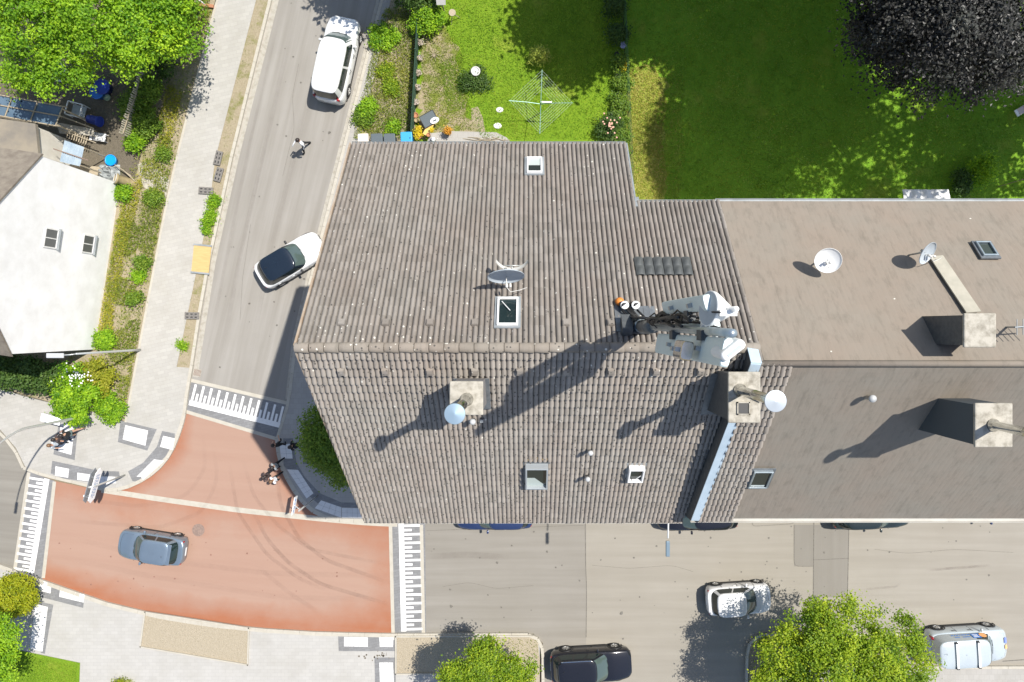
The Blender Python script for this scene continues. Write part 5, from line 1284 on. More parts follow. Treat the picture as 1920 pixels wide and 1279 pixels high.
cover('lawn_grass', [(792, -60), (900, -60), (1160, -60), (1175, 262), (900, 262), (880, 200), (858, 100), (830, 45)], 26000, .055, m_blade, .10, .25, .5)
cover('meadow_grass', [(1172, -40), (1960, -40), (1960, 380), (1186, 380)], 36000, .065, m_blade, .10, .25, .5)
cover('front_lawn_grass', [(0, 1215), (58, 1227), (148, 1246), (145, 1300), (0, 1300)], 6000, .04, m_blade, .15, .1, .6)
cover('verge_weeds', [(404, 0), (328, 300), (306, 400), (258, 656), (233, 788), (185, 768), (190, 650), (225, 400), (255, 300), (300, 150), (350, 40), (365, 0)], 19000, .075, m_weed, .10, .82, .4, .26)
cover('yellow_weeds', [(232, 380), (258, 340), (272, 330), (262, 390), (240, 470), (222, 560), (212, 640), (182, 655), (205, 520)], 4200, .06, m_weed_y, .12, .75, .5, .22)
cover('yellow_weeds', [(318, 160), (346, 175), (330, 250), (306, 300), (300, 230)], 1600, .06, m_weed_y, .12, .4, .5, .2)
cover('dirt_strip_weeds', [(722, 20), (785, 10), (776, 262), (664, 262), (700, 100)], 9500, .07, m_weed, .10, .72, .4, .24)
cover('dry_grass_blades', [(1172, 132), (1225, 120), (1250, 190), (1240, 260), (1250, 330), (1238, 380), (1186, 380), (1172, 300)], 7500, .055, leafmat('dry_blades', (.22, .22, .03), (.40, .36, .08), (.55, .47, .16), .3), .10, .3, .45)
cover('bed_weeds', [(940, 1196), (1008, 1196), (1010, 1250), (960, 1240)], 500, .04, m_weed, .13, .8, .4)
cover('soil_strip_weeds', [(480, 0), (503, 0), (413, 385), (357, 690), (331, 690), (391, 400)], 500, .04, m_weed, .10, .9, .5)

# ------------------------------------------------------------------ vehicles
def paint(name, c, metal=.2, rough=.3):
    return mat(name, c, rough, metal, coat=.8, c2=tuple(v * .93 for v in c), scale=1.5)
def lerp(a, b, t): return a + (b - a) * t
def sstep(a, b, x):
    t = min(1, max(0, (x - a) / (b - a))); return t * t * (3 - 2 * t)

def make_car(label, gx, gy, ang, L, W, H, pm, roof_m=None, hood=1.15, cab=(.30, .05), rear=(.02, .16), belt=.92, nose=.66, wheel=.31, wb=None, cat='car', name='parked_car',
             trim=None, rails=None, bars=False, van=False, spoiler=False, side_n=2, rim=None, tail_m=None, roof_in=.80, group=None, rear_deck=0, mirrors=True):
    """hood: length of the bonnet; cab: run of the windscreen (m) and roof edge; rear: how far roof end and rear glass base lie from the tail"""
    t = thing(name, label, cat, P(gx, gy, .015), ang, group); roof_m = roof_m or pm; trim = trim or m_black; rim = rim or m_rim
    xl, xr = L / 2, -L / 2; wsb = xl - hood; wst = wsb - cab[0]; rb = xr + rear[0]; rt = xr + rear[1]
    wb = wb or L * .62; gc = .19
    def plan(x):                                      # half width of the body in plan
        u = abs(2 * x / L); e = 5.0 if x > 0 else 5.0
        return W / 2 * (1 - u ** e * (.17 if x > 0 else .14)) * (1 if u < .90 else math.sqrt(max(0, 1 - ((u - .90) / .10) ** 2 * .45)))
    def deck(x):                                      # top of the lower body
        if x > wsb: return lerp(belt + .02, nose, ((x - wsb) / (xl - wsb)) ** 1.7)
        if x < rb + .02 and rear_deck: return lerp(belt, belt - .05, 1)
        return belt
    nx = 30; xs_ = [xr + L * (.5 - .5 * math.cos(math.pi * i / nx)) for i in range(nx + 1)]
    sec = []
    for x in xs_:
        w = plan(x); d = deck(x); endk = abs(2 * x / L); low = gc + .16 * sstep(.9, 1, endk)
        tuck = 1 - .0 * endk
        pts = [(w * .80, low), (w * .965, low + .05), (w * .99, .42), (w * 1.0, min(.62, d - .1)), (w * .975, d - .09), (w * .93, d - .015), (w * .80, d + .015), (w * .45, d + .04), (0, d + .05)]
        half = [(x, y, z) for y, z in pts]; sec.append(half + [(x, -y, z) for (x, y, z) in half[-2::-1]])
    # pull both ends round so that bumpers bulge in the middle
    n = len(sec[0]); mb = MB()
    for s_ in sec:
        for (x, y, z) in s_:
            k = abs(2 * x / L); bul = -.10 * sstep(.55, 1.0, (z - .45) / .5) * sstep(.93, 1, k) * (1 if x > 0 else .25)
            mb.v.append((x + (bul if x > 0 else -bul), y, z))
    for i in range(nx):
        for k in range(n - 1): mb.f.append([i * n + k, i * n + k + 1, (i + 1) * n + k + 1, (i + 1) * n + k]); mb.m.append(0); mb.t.append(0)
    mb.f.append(list(range(n))[::-1]); mb.m.append(0); mb.t.append(0); mb.f.append([nx * n + k for k in range(n)]); mb.m.append(0); mb.t.append(0)
    body = mb.build('body', [pm], t, True)
    # wheel arches cut to shape by dark liners, sill
    ax = [wb / 2 + (xl + xr) * 0 + (L / 2 - hood) * 0, -wb / 2]; fo = (L - wb) / 2; shift = .04
    axles = (wb / 2 + shift, -wb / 2 + shift)
    for xx in axles:
        for s in (-1, 1):
            w = plan(xx); wl = empty('wheel', (xx, s * (w - .085), wheel + .0), 0, t); wl.rotation_euler = (R(90) * s * -1, 0, 0)
            mbw = MB(); mbw.lathe([(wheel * .62, -.10), (wheel * .95, -.10), (wheel, -.07), (wheel, .07), (wheel * .95, .10), (wheel * .64, .105), (wheel * .62, .09)], 24, cap=False); mbw.build('tyre', m_tyre, wl, True)
            mbr = MB(); mbr.lathe([(wheel * .64, .085), (wheel * .58, .095), (wheel * .56, .06), (.001, .055)], 24, cap=False)
            for k in range(5):
                a = 2 * math.pi * k / 5; mbr.box((math.cos(a) * wheel * .33, math.sin(a) * wheel * .33, .08), (wheel * .5, wheel * .17, .02), rz=a)
            mbr.lathe([(wheel * .15, .10), (.001, .105)], 12, cap=False)
            mbr.build('rim', rim, wl, False)
            arch = MB(); q = []
            pts = [Vector((xx + math.cos(a) * (wheel + .055), s * (w + .004 if True else w), wheel + math.sin(a) * (wheel + .055))) for a in np.linspace(-.25, math.pi + .25, 15)]
            arch.tube(pts, .032, 6); arch.build('wheel_arch', trim, t, True)
    for s in (-1, 1): MB().box((shift, s * (W / 2 - .03), .26), (wb - 2 * wheel - .18, .06, .12)).build('sill', trim, t)
    # greenhouse
    hb, ht = W / 2 * .905, W / 2 * roof_in; e = 5.5
    x0b, x1b = rb, wsb; x0t, x1t = rt, wst
    def ring(v):
        c0, c1 = lerp(x0b, x0t, v), lerp(x1b, x1t, v); hw = lerp(hb, ht, v ** 1.15); z = lerp(belt - .02, H - .075, 1 - (1 - v) ** 1.12)
        return (c0 + c1) / 2, (c1 - c0) / 2, hw, z
    def fx(v, y):                                      # forward edge x at half width y
        cx, hx, hw, z = ring(v); return cx + hx * (1 - min(.999, abs(y / hw)) ** e) ** (1 / e) - .10 * (y / hw) ** 2 * (1 - .3 * v), z
    nu = 44; mb = MB(); vs_ = [0, .25, .5, .75, 1.0]
    def pt(v, k):
        a = 2 * math.pi * k / nu; cx, hx, hw, z = ring(v); c, s = math.cos(a), math.sin(a)
        x = cx + hx * math.copysign(abs(c) ** (2 / e), c); y = hw * math.copysign(abs(s) ** (2 / e), s)
        if c > 0: x -= .10 * (y / hw) ** 2 * c ** .5 * (1 - .3 * v)
        elif not van: x += .06 * (y / hw) ** 2 * abs(c) ** .5
        return x, y, z
    for v in vs_:
        for k in range(nu): mb.v.append(pt(v, k))
    for i in range(len(vs_) - 1):
        for k in range(nu): mb.f.append([i * nu + k, i * nu + (k + 1) % nu, (i + 1) * nu + (k + 1) % nu, (i + 1) * nu + k]); mb.m.append(0); mb.t.append(0)
    mb.build('cabin', [roof_m if roof_m is not pm and not van else pm], t, True)
    mb = MB(); cx, hx, hw, z = ring(1.0)
    rings_ = ((1.0, 0), (.975, .030), (.93, .048), (.7, .066), (.4, .074), (.02, .076))
    for s, dz in rings_:
        for k in range(nu): x, y, _ = pt(1.0, k); mb.v.append((cx + (x - cx) * s, y * s, z + dz))
    for i in range(len(rings_) - 1):
        for k in range(nu): mb.f.append([i * nu + k, i * nu + (k + 1) % nu, (i + 1) * nu + (k + 1) % nu, (i + 1) * nu + k]); mb.m.append(0); mb.t.append(0)
    mb.build('roof', [roof_m], t, True)
    # glass
    def front(u, v): vv = lerp(.06, .97, v); hw = ring(vv)[2]; y = (u - .5) * 2 * hw * .86; x, z = fx(vv, y); return (x + .014, y, z + .004)
    mb = MB(); mb.grid(front, 12, 6); ws = mb.build('windscreen', m_interior, t, True)
    mb = MB()
    for a, b in ((-.55, .05), (.05, .6)):
        p0 = Vector(front(.5 + a * .5, .03)) + Vector((.02, 0, .012)); p1 = Vector(front(.5 + b * .5, .10)) + Vector((.02, 0, .012)); mb.tube([p0, p1], .012, 5)
    mb.build('wiper', m_black, t)
    if not (van and spoiler):
        def back(u, v):
            vv = lerp(.14 if van else .12, .93, v); cx_, hx_, hw_, z_ = ring(vv); y = (u - .5) * 2 * hw_ * .84
            return (cx_ - hx_ * (1 - abs(y / hw_) ** e) ** (1 / e) - .014 + (0 if van else .06 * (y / hw_) ** 2), -y, z_ + .003)
        mb = MB(); mb.grid(back, 12, 5); mb.build('rear_window', m_glass, t, True)
    for s in (-1, 1):
        segs = ((.13, .49), (.53, .88)) if side_n == 2 else ((.10, .38), (.41, .66), (.69, .90)) if side_n == 3 else ((.74, .94),)
        for (a, b) in segs:
            def side(u, v):
                vv = lerp(.12, .90, v); cx_, hx_, hw_, z_ = ring(vv); f = lerp(a, b, u); x = cx_ - hx_ + 2 * hx_ * f; k = abs((x - cx_) / hx_)
                return (x - .0, s * (hw_ * (1 - min(.999, k) ** e) ** (1 / e) + .010), z_)
            mb = MB(); mb.grid(side, 8, 4); ob = mb.build('side_window', m_glass, t, True)
            if s > 0: ob.data.flip_normals()
    # lights, plates, mirrors, handles, bumper strip
    for s in (-1, 1):
        w = plan(xl - .16); ob = MB().box((0, 0, 0), (.30, .15, .10)).build('headlight', m_lamp_clear, t); bevel(ob, .05, 3)
        ob.location = (xl - .24, s * (w - .115), nose - .015); ob.rotation_euler = (0, R(20), -s * R(24))
        w = plan(xr + .1); zt = belt - .14 if not van else belt - .05
        ob = MB().box((0, 0, 0), (.14, .13, .20 if not van else .36)).build('tail_light', tail_m or m_tail, t); bevel(ob, .04, 3); ob.location = (xr + .12, s * (w - .085), zt); ob.rotation_euler = (0, R(-8), s * R(20))
        if mirrors:
            x, z = fx(.10, hb * .9); ob = MB().box((0, 0, 0), (.12, .20, .13)).build('mirror', trim if roof_m is not pm else pm, t); bevel(ob, .045, 3); ob.location = (x - .22, s * (hb + .14), z + .03)
        for hx_ in ((wsb - 1.15), (wsb - 2.05))[:1 if L < 3.7 else 2]:
            MB().box((hx_, s * (plan(hx_) * .985 + .012), belt - .16), (.16, .025, .03)).build('door_handle', pm if not van else m_black, t)
    MB().box((xl - .005, 0, .42), (.02, .48, .11)).build('number_plate', m_plate, t); MB().box((xr + .0, 0, .52 if not van else .62), (.02, .48, .11)).build('number_plate', m_plate, t)
    g = MB(); g.box((xl - .03, 0, .34), (.08, W * .62, .10)); g.build('grille', m_black, t)
    if rails:
        for s in (-1, 1): MB().tube([(x1t - .25, s * ht * .90, H - .03), (x1t - .35, s * ht * .93, H + .02), (x0t + .3, s * ht * .93, H + .02), (x0t + .2, s * ht * .90, H - .03)], .028, 6).build('roof_rail', rails, t)
    if bars:
        for xx in (x1t - .75, x1t - 1.95):
            ob = MB().box((xx, 0, H + .07), (.11, W * .74, .05)).build('roof_bar', m_antenna_w, t)
            for s in (-1, 1): MB().box((xx, s * W * .385, H + .03), (.14, .07, .12)).build('bar_foot', m_black, t)
    if spoiler and not van:
        ob = MB().box((x0t - .02, 0, H - .06), (.22, ht * 1.75, .035)).build('spoiler', pm, t); bevel(ob, .015)
    MB().tube([(x0t + .35, .12, H - .005), (x0t + .25, .12, H + .14)], .008, 5).build('aerial', m_black, t)
    # panel gaps: bonnet and doors
    gap = MB(); 
    for s in (-1, 1):
        for xx in (wsb - .10, wsb - 1.02, wsb - 1.9):
            if xx > xr + .5: gap.box((xx, s * (plan(xx) * .992 + .003), (belt + gc) / 2 + .1), (.012, .012, belt - gc - .28))
    gap.build('door_gap', m_black, t)
    bg_ = MB()
    for s in (-1, 1): bg_.tube([(wsb + .05, s * plan(wsb) * .80, belt + .035), (lerp(wsb, xl, .5), s * plan(lerp(wsb, xl, .5)) * .80, deck(lerp(wsb, xl, .5)) + .012), (xl - .26, s * plan(xl - .26) * .74, deck(xl - .26) + .016)], .007, 4)
    bg_.tube([(xl - .26, -plan(xl - .26) * .74, deck(xl - .26) + .016), (xl - .17, -.3, deck(xl - .17) + .04), (xl - .15, 0, deck(xl - .15) + .05), (xl - .17, .3, deck(xl - .17) + .04), (xl - .26, plan(xl - .26) * .74, deck(xl - .26) + .016)], .008, 4)
    bg_.build('bonnet_gap', m_black, t)
    return t
m_pw = paint('paint_white', (.66, .66, .655), 0, .35)
m_pb = paint('paint_blue', (.22, .28, .34), .55, .32)
m_pk = paint('paint_black', (.012, .012, .016), .2, .22)
m_ps = paint('paint_silver_white', (.47, .52, .54), .25, .35)
m_pn = paint('paint_navy', (.03, .05, .13), .4, .3)
m_pg = paint('paint_dark_green', (.02, .03, .028), .3, .3)
m_roofblue = paint('roof_black_blue', (.012, .020, .032), .2, .15)
def A_(dx, dy): return math.atan2(-dy, dx)            # heading from a direction in the photograph
make_car('white people carrier parked against the kerb of the side street', 638, 121, A_(.214, -.977), 4.85, 1.90, 1.86, m_pw, hood=1.0, cab=(.62, 0), rear=(.05, .20), belt=1.02, nose=.78, wheel=.33, wb=3.05, van=True, name='minivan', cat='minivan')
make_car('white small car with black roof turning across the side street', 553, 490, A_(.859, -.511), 4.0, 1.74, 1.52, m_pw, roof_m=m_roofblue, hood=1.12, cab=(.55, 0), rear=(.12, .50), nose=.76, belt=.95, wheel=.32, wb=2.5, spoiler=False, name='car', trim=m_black)
make_car('metallic blue hatchback driving on the red junction', 297, 1019, A_(-.987, -.157), 3.75, 1.64, 1.46, m_pb, hood=.95, cab=(.62, 0), rear=(.22, .58), nose=.70, wheel=.29, wb=2.38, spoiler=True, name='car', mirrors=True)
make_car('white small hatchback half in tree shade on the main street', 1378, 1115, A_(.998, -.066), 3.6, 1.66, 1.50, m_pw, hood=.85, cab=(.72, 0), rear=(.16, .42), nose=.70, wheel=.29, wb=2.36, name='car')
make_car('black estate car with chrome roof rails in the parking bay', 1106, 1237, A_(.998, -.055), 4.6, 1.82, 1.50, m_pk, hood=1.30, cab=(.75, 0), rear=(.10, .42), nose=.68, wheel=.34, wb=2.78, rails=m_chrome, side_n=3, name='parked_car')
vn = make_car('silver white delivery van with roof bars and blue orange lettering', 1797, 1198, A_(.998, -.060), 4.45, 1.84, 1.86, m_ps, hood=.98, cab=(.55, 0), rear=(.03, .10), belt=1.05, nose=.82, wheel=.33, wb=2.85, van=True, spoiler=True, bars=True, side_n=1, name='delivery_van', cat='van', roof_in=.84)
G = 'cars parked under the street eave'
make_car('dark blue car mostly hidden below the street gutter near the comb marking', 928, 957, A_(-1, .01), 4.3, 1.78, 1.48, m_pn, hood=1.2, cab=(.7, 0), rear=(.15, .5), wb=2.6, group=G)
make_car('black car mostly hidden below the gutter beside the hanging street lamp', 1302, 958, A_(-1, .02), 4.5, 1.8, 1.45, m_pk, hood=1.25, cab=(.7, 0), rear=(.15, .5), wb=2.7, group=G)
make_car('dark green car mostly hidden below the gutter above the asphalt patches', 1622, 955, A_(1, -.045), 4.4, 1.8, 1.48, m_pg, hood=1.25, cab=(.7, 0), rear=(.15, .5), wb=2.65, group=G)
make_car('dark car mostly hidden below the gutter at the far right', 1822, 941, A_(1, -.045), 4.4, 1.78, 1.46, m_pn, hood=1.2, cab=(.7, 0), rear=(.15, .5), wb=2.65, group=G)
# print on the delivery van: side panel and bonnet
def vside(x, z, y=None): return (x, .805 - .10 * (z - 1.05) , z)
def sticker(name, x, z, w, h, m, dy=.018):
    q = Matrix.Rotation(R(8), 4, 'X'); MB().box((x, .842 - (z - 1.1) * .11 + dy, z), (w, .008, h), mat=q).build(name, m, vn)
m_logo_b = mat('logo_blue', (.02, .16, .50), .5); m_logo_o = mat('logo_orange', (.85, .42, .16), .5)
sticker('blue_logo', .12, 1.42, .46, .38, m_logo_b)
for k in range(3): sticker('logo_bar', .10, 1.53 - k * .10, .30 - .05 * (k % 2), .035, m_sign, .026)
mb = MB(); mb.lathe([(.19, -.004), (.19, .004)], 20, (.52, .842 - .31 * .11 + .020, 1.40), M=Matrix.Rotation(R(-82), 3, 'X')); mb.build('orange_logo', m_logo_o, vn)
for k, w in enumerate((.12, .09, .14, .07, .11, .09, .10)): sticker('lettering', -.22 - k * .15, 1.27, w, .05, m_logo_b)
for k, w in enumerate((.5, .35)): sticker('lettering', -.42 - k * .5, 1.47, w * .8, .03, m_logo_b)
ob = MB().box((0, 0, 0), (.16, .30, .008)).build('bonnet_sticker', mat('logo_violet', (.16, .22, .55), .5), vn); ob.location = (2.04, .25, .985); ob.rotation_euler = (0, R(20), 0)
ob = MB().box((0, 0, 0), (.14, .22, .008)).build('bonnet_sticker', m_logo_o, vn); ob.location = (2.06, -.12, .985); ob.rotation_euler = (0, R(20), 0)

# ------------------------------------------------------------------ people
def person(label, gx, gy, heading, top, legs, hair=m_hair, skin=m_skin, shoes=None, arms=(( .10, .18), (-.10, -.12)), stride=.22, scale=1.0, bend=0.0, shorts=False, armfwd=(0, 0), group=None, h0=.0, sleeve=.5, long_hair=False, bag=None):
    """one skinned figure; heading is the walking direction as a photograph direction"""
    dx, dy = heading; rz = math.atan2(-dy, dx); shoes = shoes or cloth('black')
    V = {}; E = []; lab = {}
    def v(k, p, r, l): V[k] = (Vector(p), r, l)
    s = stride
    v('pelvis', (0, 0, .96), .135, 'legs'); v('waist', (bend * .15, 0, 1.08), .125, 'top'); v('chest', (bend * .4, 0, 1.28), .15, 'top'); v('neck', (bend * .6, 0, 1.46), .058, 'skin')
    v('head', (bend * .75 + .02, 0, 1.60), .098, 'skin'); v('crown', (bend * .8 + .015, 0, 1.69), .082, 'skin')
    for sd, k in ((1, 'l'), (-1, 'r')):
        f = s * sd
        v('hip' + k, (0.0, .09 * sd, .90), .105, 'legs'); v('knee' + k, (f * .55 + .03, .10 * sd, .50), .066, 'shin'); v('ank' + k, (f - (.05 if f < 0 else 0), .10 * sd, .09), .045, 'shin'); v('toe' + k, (f + .15, .11 * sd, .035), .038, 'shoe')
        af = armfwd[0 if sd > 0 else 1]; c = Vector((bend * .45, 0, 1.38))
        v('sh' + k, c + Vector((0, .175 * sd, .02)), .068, 'top')
        v('elb' + k, c + Vector((-.05 * sd * s * 2 + af * .16, (.23 + .03) * sd, -.25 + abs(af) * .06)), .045, 'sleeve'); v('wr' + k, c + Vector((-.10 * sd * s * 2 + .08 + af * .42, (.25 - .06 * abs(af)) * sd, -.44 + af * .30)), .034, 'arm')
        v('hand' + k, c + Vector((-.11 * sd * s * 2 + .10 + af * .52, (.25 - .08 * abs(af)) * sd, -.53 + af * .36)), .036, 'arm')
        E += [('pelvis', 'hip' + k), ('hip' + k, 'knee' + k), ('knee' + k, 'ank' + k), ('ank' + k, 'toe' + k), ('chest', 'sh' + k), ('sh' + k, 'elb' + k), ('elb' + k, 'wr' + k), ('wr' + k, 'hand' + k)]
        for j in range(4):
            nm = 'f%d%s' % (j, k); b = V['hand' + k][0]; v(nm, b + Vector((.02 + .02 * j - .03, .012 * (j - 1.5), -.075 + .008 * abs(j - 1.5))), .011, 'arm'); E.append(('hand' + k, nm))
        v('th' + k, V['hand' + k][0] + Vector((.045, -.02 * sd, -.03)), .012, 'arm'); E.append(('hand' + k, 'th' + k))
    E += [('pelvis', 'waist'), ('waist', 'chest'), ('chest', 'neck'), ('neck', 'head'), ('head', 'crown')]
    names = list(V); me = bpy.data.meshes.new('person'); me.from_pydata([V[k][0] for k in names], [(names.index(a), names.index(b)) for a, b in E], [])
    tmp = bpy.data.objects.new('person', me); COL.objects.link(tmp)
    sk = tmp.modifiers.new('skin', 'SKIN'); sk.use_smooth_shade = True
    lay = me.skin_vertices[0].data
    for i, k in enumerate(names): lay[i].radius = (V[k][1], V[k][1]); lay[i].use_root = (k == 'pelvis')
    for i, k in enumerate(names):
        if k in ('chest', 'waist'): lay[i].radius = (V[k][1] * .78, V[k][1] * 1.12)
    sb = tmp.modifiers.new('sub', 'SUBSURF'); sb.levels = 1; sb.render_levels = 1
    dg = bpy.context.evaluated_depsgraph_get(); out = bpy.data.meshes.new_from_object(tmp.evaluated_get(dg)); bpy.data.objects.remove(tmp); out.name = 'person'
    mats = [top, legs, skin, shoes]; out.materials.clear()
    for m in mats: out.materials.append(m)
    mi = {'top': 0, 'legs': 1, 'skin': 2, 'shin': 2 if shorts else 1, 'shoe': 3, 'sleeve': 0 if sleeve > .3 else 2, 'arm': 0 if sleeve > .8 else 2}
    segs = [(V[a][0], V[b][0], V[b][2], max(V[a][1], V[b][1])) for a, b in E]; ids = []
    for p in out.polygons:
        c = p.center; best = None
        for a, b, l, r in segs:
            ab = b - a; t_ = max(0, min(1, (c - a).dot(ab) / max(1e-9, ab.length_squared))); d_ = (c - a - ab * t_).length - r
            if best is None or d_ < best[0]: best = (d_, l)
        ids.append(mi[best[1]])
    out.polygons.foreach_set('material_index', ids); out.polygons.foreach_set('use_smooth', [True] * len(out.polygons))
    o = bpy.data.objects.new('person', out); COL.objects.link(o); o.location = P(gx, gy, h0); o.rotation_euler = (0, 0, rz); o.scale = (scale,) * 3
    tag(o, label, 'person', group)
    hc = V['head'][0]; mb = MB()
    def cap(u, v_):
        a = 2 * math.pi * u; b = v_ * 1.9; x = math.cos(a) * math.sin(b); y = math.sin(a) * math.sin(b); z = math.cos(b)
        k = 1.0 if x < .35 else (1.0 if b < 1.0 else .93)
        return (hc.x - .012 + x * .122 * k, hc.y + y * .108, hc.z + .045 + z * .122)
    mb.grid(cap, 18, 9)
    if long_hair:
        mb.tube([hc + Vector((-.06, 0, .06)), hc + Vector((-.13, 0, -.08)), hc + Vector((-.13, .02, -.27))], [.08, .085, .04], 10)
    mb.build('hair', hair, o, True)
    nb_ = MB(); nb_.add([hc + Vector((.095, -.016, .0)), hc + Vector((.095, .016, .0)), hc + Vector((.125, 0, -.01)), hc + Vector((.1, 0, .05))], [(0, 1, 2), (0, 2, 3), (2, 1, 3)]); nb_.build('nose', skin, o)
    ey = MB()
    for sd in (-1, 1): ey.lathe([(.001, -.008), (.010, 0), (.001, .008)], 8, hc + Vector((.092, .034 * sd, .03)))
    ey.build('eyes', m_black, o); MB().box(hc + Vector((.094, 0, -.045)), (.01, .045, .008)).build('mouth', m_redcloth, o)
    if bag:
        bevel(MB().box((bend * .4 - .22, 0, 1.24), (.16, .30, .40)).build('backpack', bag, o), .05, 3)
    return o
person('woman in white blouse and black trousers walking across the side street', 577, 278, (-.55, .5), cloth('white'), cloth('black'), stride=.30, armfwd=(.15, .5), sleeve=.9, scale=1.06)
GP = 'people standing near the junction'
person('person in black top and dark skirt on the left pavement beside the white shirt', 152, 808, (-.8, .25), cloth('black'), cloth('teal'), skin=m_skin, shorts=True, shoes=cloth('black'), stride=.28, armfwd=(.3, .5), h0=H_P, group=GP, scale=1.04)
person('person in white shirt and jeans on the left pavement by the lamp shadow', 128, 826, (.7, .2), cloth('pale'), cloth('navy'), hair=m_hair_b, stride=.05, armfwd=(.4, .1), h0=H_P, group=GP, scale=.98)
person('person in dark shirt with bare arms on the left pavement between both others', 136, 816, (-.9, .2), cloth('brown'), cloth('navy'), skin=m_skin_dark, stride=.12, armfwd=(.2, .2), h0=H_P, group=GP, scale=.98)
person('person in black with bent arm on the kerb of the shaded corner', 532, 829, (-.2, -.8), cloth('black'), cloth('black'), stride=.12, armfwd=(.2, .6), h0=H_P, bend=.12, group=GP)
person('person in black carrying a black backpack beside the feathery tree', 562, 829, (-1, .1), cloth('black'), cloth('grey'), stride=.2, h0=H_P, bag=cloth('black'), group=GP)
person('person in light grey shirt and black trousers at the corner kerb', 530, 866, (-.6, .5), cloth('grey'), cloth('black'), stride=.25, h0=.0, group=GP, armfwd=(.3, .2), sleeve=.2)
person('person in white t-shirt stepping onto the red asphalt', 528, 891, (-.5, .4), cloth('white'), cloth('black'), hair=m_hair_b, stride=.2, group=GP, armfwd=(.1, .4), sleeve=.2)
person('person in dark brown top walking onto the red asphalt with bare arms', 514, 884, (-.7, .4), cloth('brown'), cloth('black'), stride=.25, group=GP, armfwd=(.4, .1), sleeve=.2, long_hair=True)

# ------------------------------------------------------------------ street furniture
t = thing('street_lamp', 'straight grey lamp pole with flat head beside the white house', 'street lamp', P(263, 656, .1)); mb = MB()
mb.tube([(0, 0, 0), (0, 0, 1.0), (0, 0, 5.6)], [.075, .065, .045], 12); mb.build('pole', m_post, t, True)
mb = MB(); mb.tube([(0, 0, 5.5), (-.25, -.04, 5.66), (-.6, -.06, 5.7)], .03, 8); mb.build('arm', m_post, t, True)
ob = MB().box((-.95, -.08, 5.7), (.85, .24, .09)).build('lamp_head', mat('lamp_grey', (.42, .43, .44), .5), t); bevel(ob, .03, 2)
t = thing('street_lamp', 'tall curved lamp post whose arm reaches beyond the left edge', 'street lamp', P(166, 779, .12)); mb = MB()
gp = P(166, 779, 0); hd = P(-64, 936, 8.0) - gp; e1 = P(149, 872, 0) - gp
L_ = [(0, 0, 0), (0, 0, 1.2), (0, 0, 5.0)]
for u in np.linspace(.1, 1, 9): L_.append((e1.x * u ** 1.6, e1.y * u ** 1.6, 5.0 + 3.0 * math.sin(u * math.pi / 2)))
mb.tube(L_, [.085, .075, .06] + [.052 - .022 * u for u in np.linspace(0, 1, 9)], 12); mb.build('pole', m_post, t, True)
q = Vector(L_[-1]); bevel(MB().box(q + Vector((-.02, -.3, 0)), (.16, .66, .09), rz=R(-8)).build('lamp_head', m_black, t), .03)
MB().lathe([(.16, 0), (.16, .03), (.09, .05)], 14).build('foot_plate', m_post, t)
t = thing('utility_cabinet', 'small white utility cabinet on the pavement under the blossom bush', 'cabinet', P(118, 782, .12), R(-14))
bevel(MB().box((0, 0, .52), (1.05, .36, .95)).build('body', m_white_frame, t), .015); bevel(MB().box((0, 0, 1.01), (1.13, .44, .05)).build('lid', m_sign, t), .015); MB().box((0, 0, .03), (1.0, .32, .06)).build('plinth', m_concrete, t)
for s in (-1, 1): MB().box((s * .26, -.185, .52), (.48, .012, .85)).build('door', m_white_frame, t)
t = thing('direction_sign', 'white two-sided direction sign with pointed ends on a grey pole', 'sign', P(234, 891, .12)); gp = P(234, 891, .12)
mb = MB(); mb.tube([(0, 0, 0), (0, 0, 2.7), (-.28, -.02, 2.9)], .05, 10); mb.build('pole', m_post, t, True)
c = P(176, 910, 2.75) - gp; u = Vector((-.27, -.95, 0)).normalized(); w = Vector((-u.y, u.x, 0))
if w.x < 0: w = -w
MB().tube([Vector((0, 0, 2.6)), Vector((c.x, c.y, 2.6 - .12))], .04, 8).build('arm', m_post, t)
def board(off, z0, m, name):
    pr = [(-.98, 0), (-.72, .27), (.78, .27), (.98, .0), (.78, -.27), (-.72, -.27)]; mb = MB(); a = [c + u * x + Vector((0, 0, y)) + w * off + Vector((0, 0, z0 - c.z)) for x, y in pr]; b = [p + w * .03 for p in a]
    mb.add(a + b, [tuple(range(6))[::-1], tuple(range(6, 12))] + [(i, (i + 1) % 6, 6 + (i + 1) % 6, 6 + i) for i in range(6)]); return mb.build(name, m, t)
board(.05, 2.62, m_sign, 'board'); board(-.13, 2.75, m_sign_grey, 'board')
mb = MB()
for x in (-.5, .1, .6): mb.box(c + u * x + w * -.03 + Vector((0, 0, 2.65 - c.z)), (.03, .16, .5), math.atan2(u.y, u.x) + 0)
mb.build('frame', m_sign_grey, t)
random.seed(9)
for row, z in ((0, 2.73), (1, 2.62), (2, 2.51)):
    x = -.62
    while x < .62:
        wd_ = random.uniform(.06, .17); MB().box(c + u * (x + wd_ / 2) + w * .083 + Vector((0, 0, z - c.z)), (wd_, .006, .045), math.atan2(u.y, u.x)).build('lettering', m_ink, t); x += wd_ + random.uniform(.03, .07)
MB().box(c - w * .2 + u * .62 + Vector((0, 0, .1)), (.22, .10, .10)).build('clip_lamp', m_sign, t)
t = thing('street_name_sign', 'narrow white sign on a pole at the shaded corner kerb', 'sign', P(595, 930, .12)); gp = P(595, 930, .12)
mb = MB(); mb.tube([(0, 0, 0), (0, 0, 3.2)], .04, 10); mb.build('pole', m_post, t, True)
c = P(553, 947, 2.95) - gp; u = Vector((.17, .98, 0)).normalized(); MB().tube([(0, 0, 2.95), (c.x, c.y, 2.9)], .025, 8).build('arm', m_post, t)
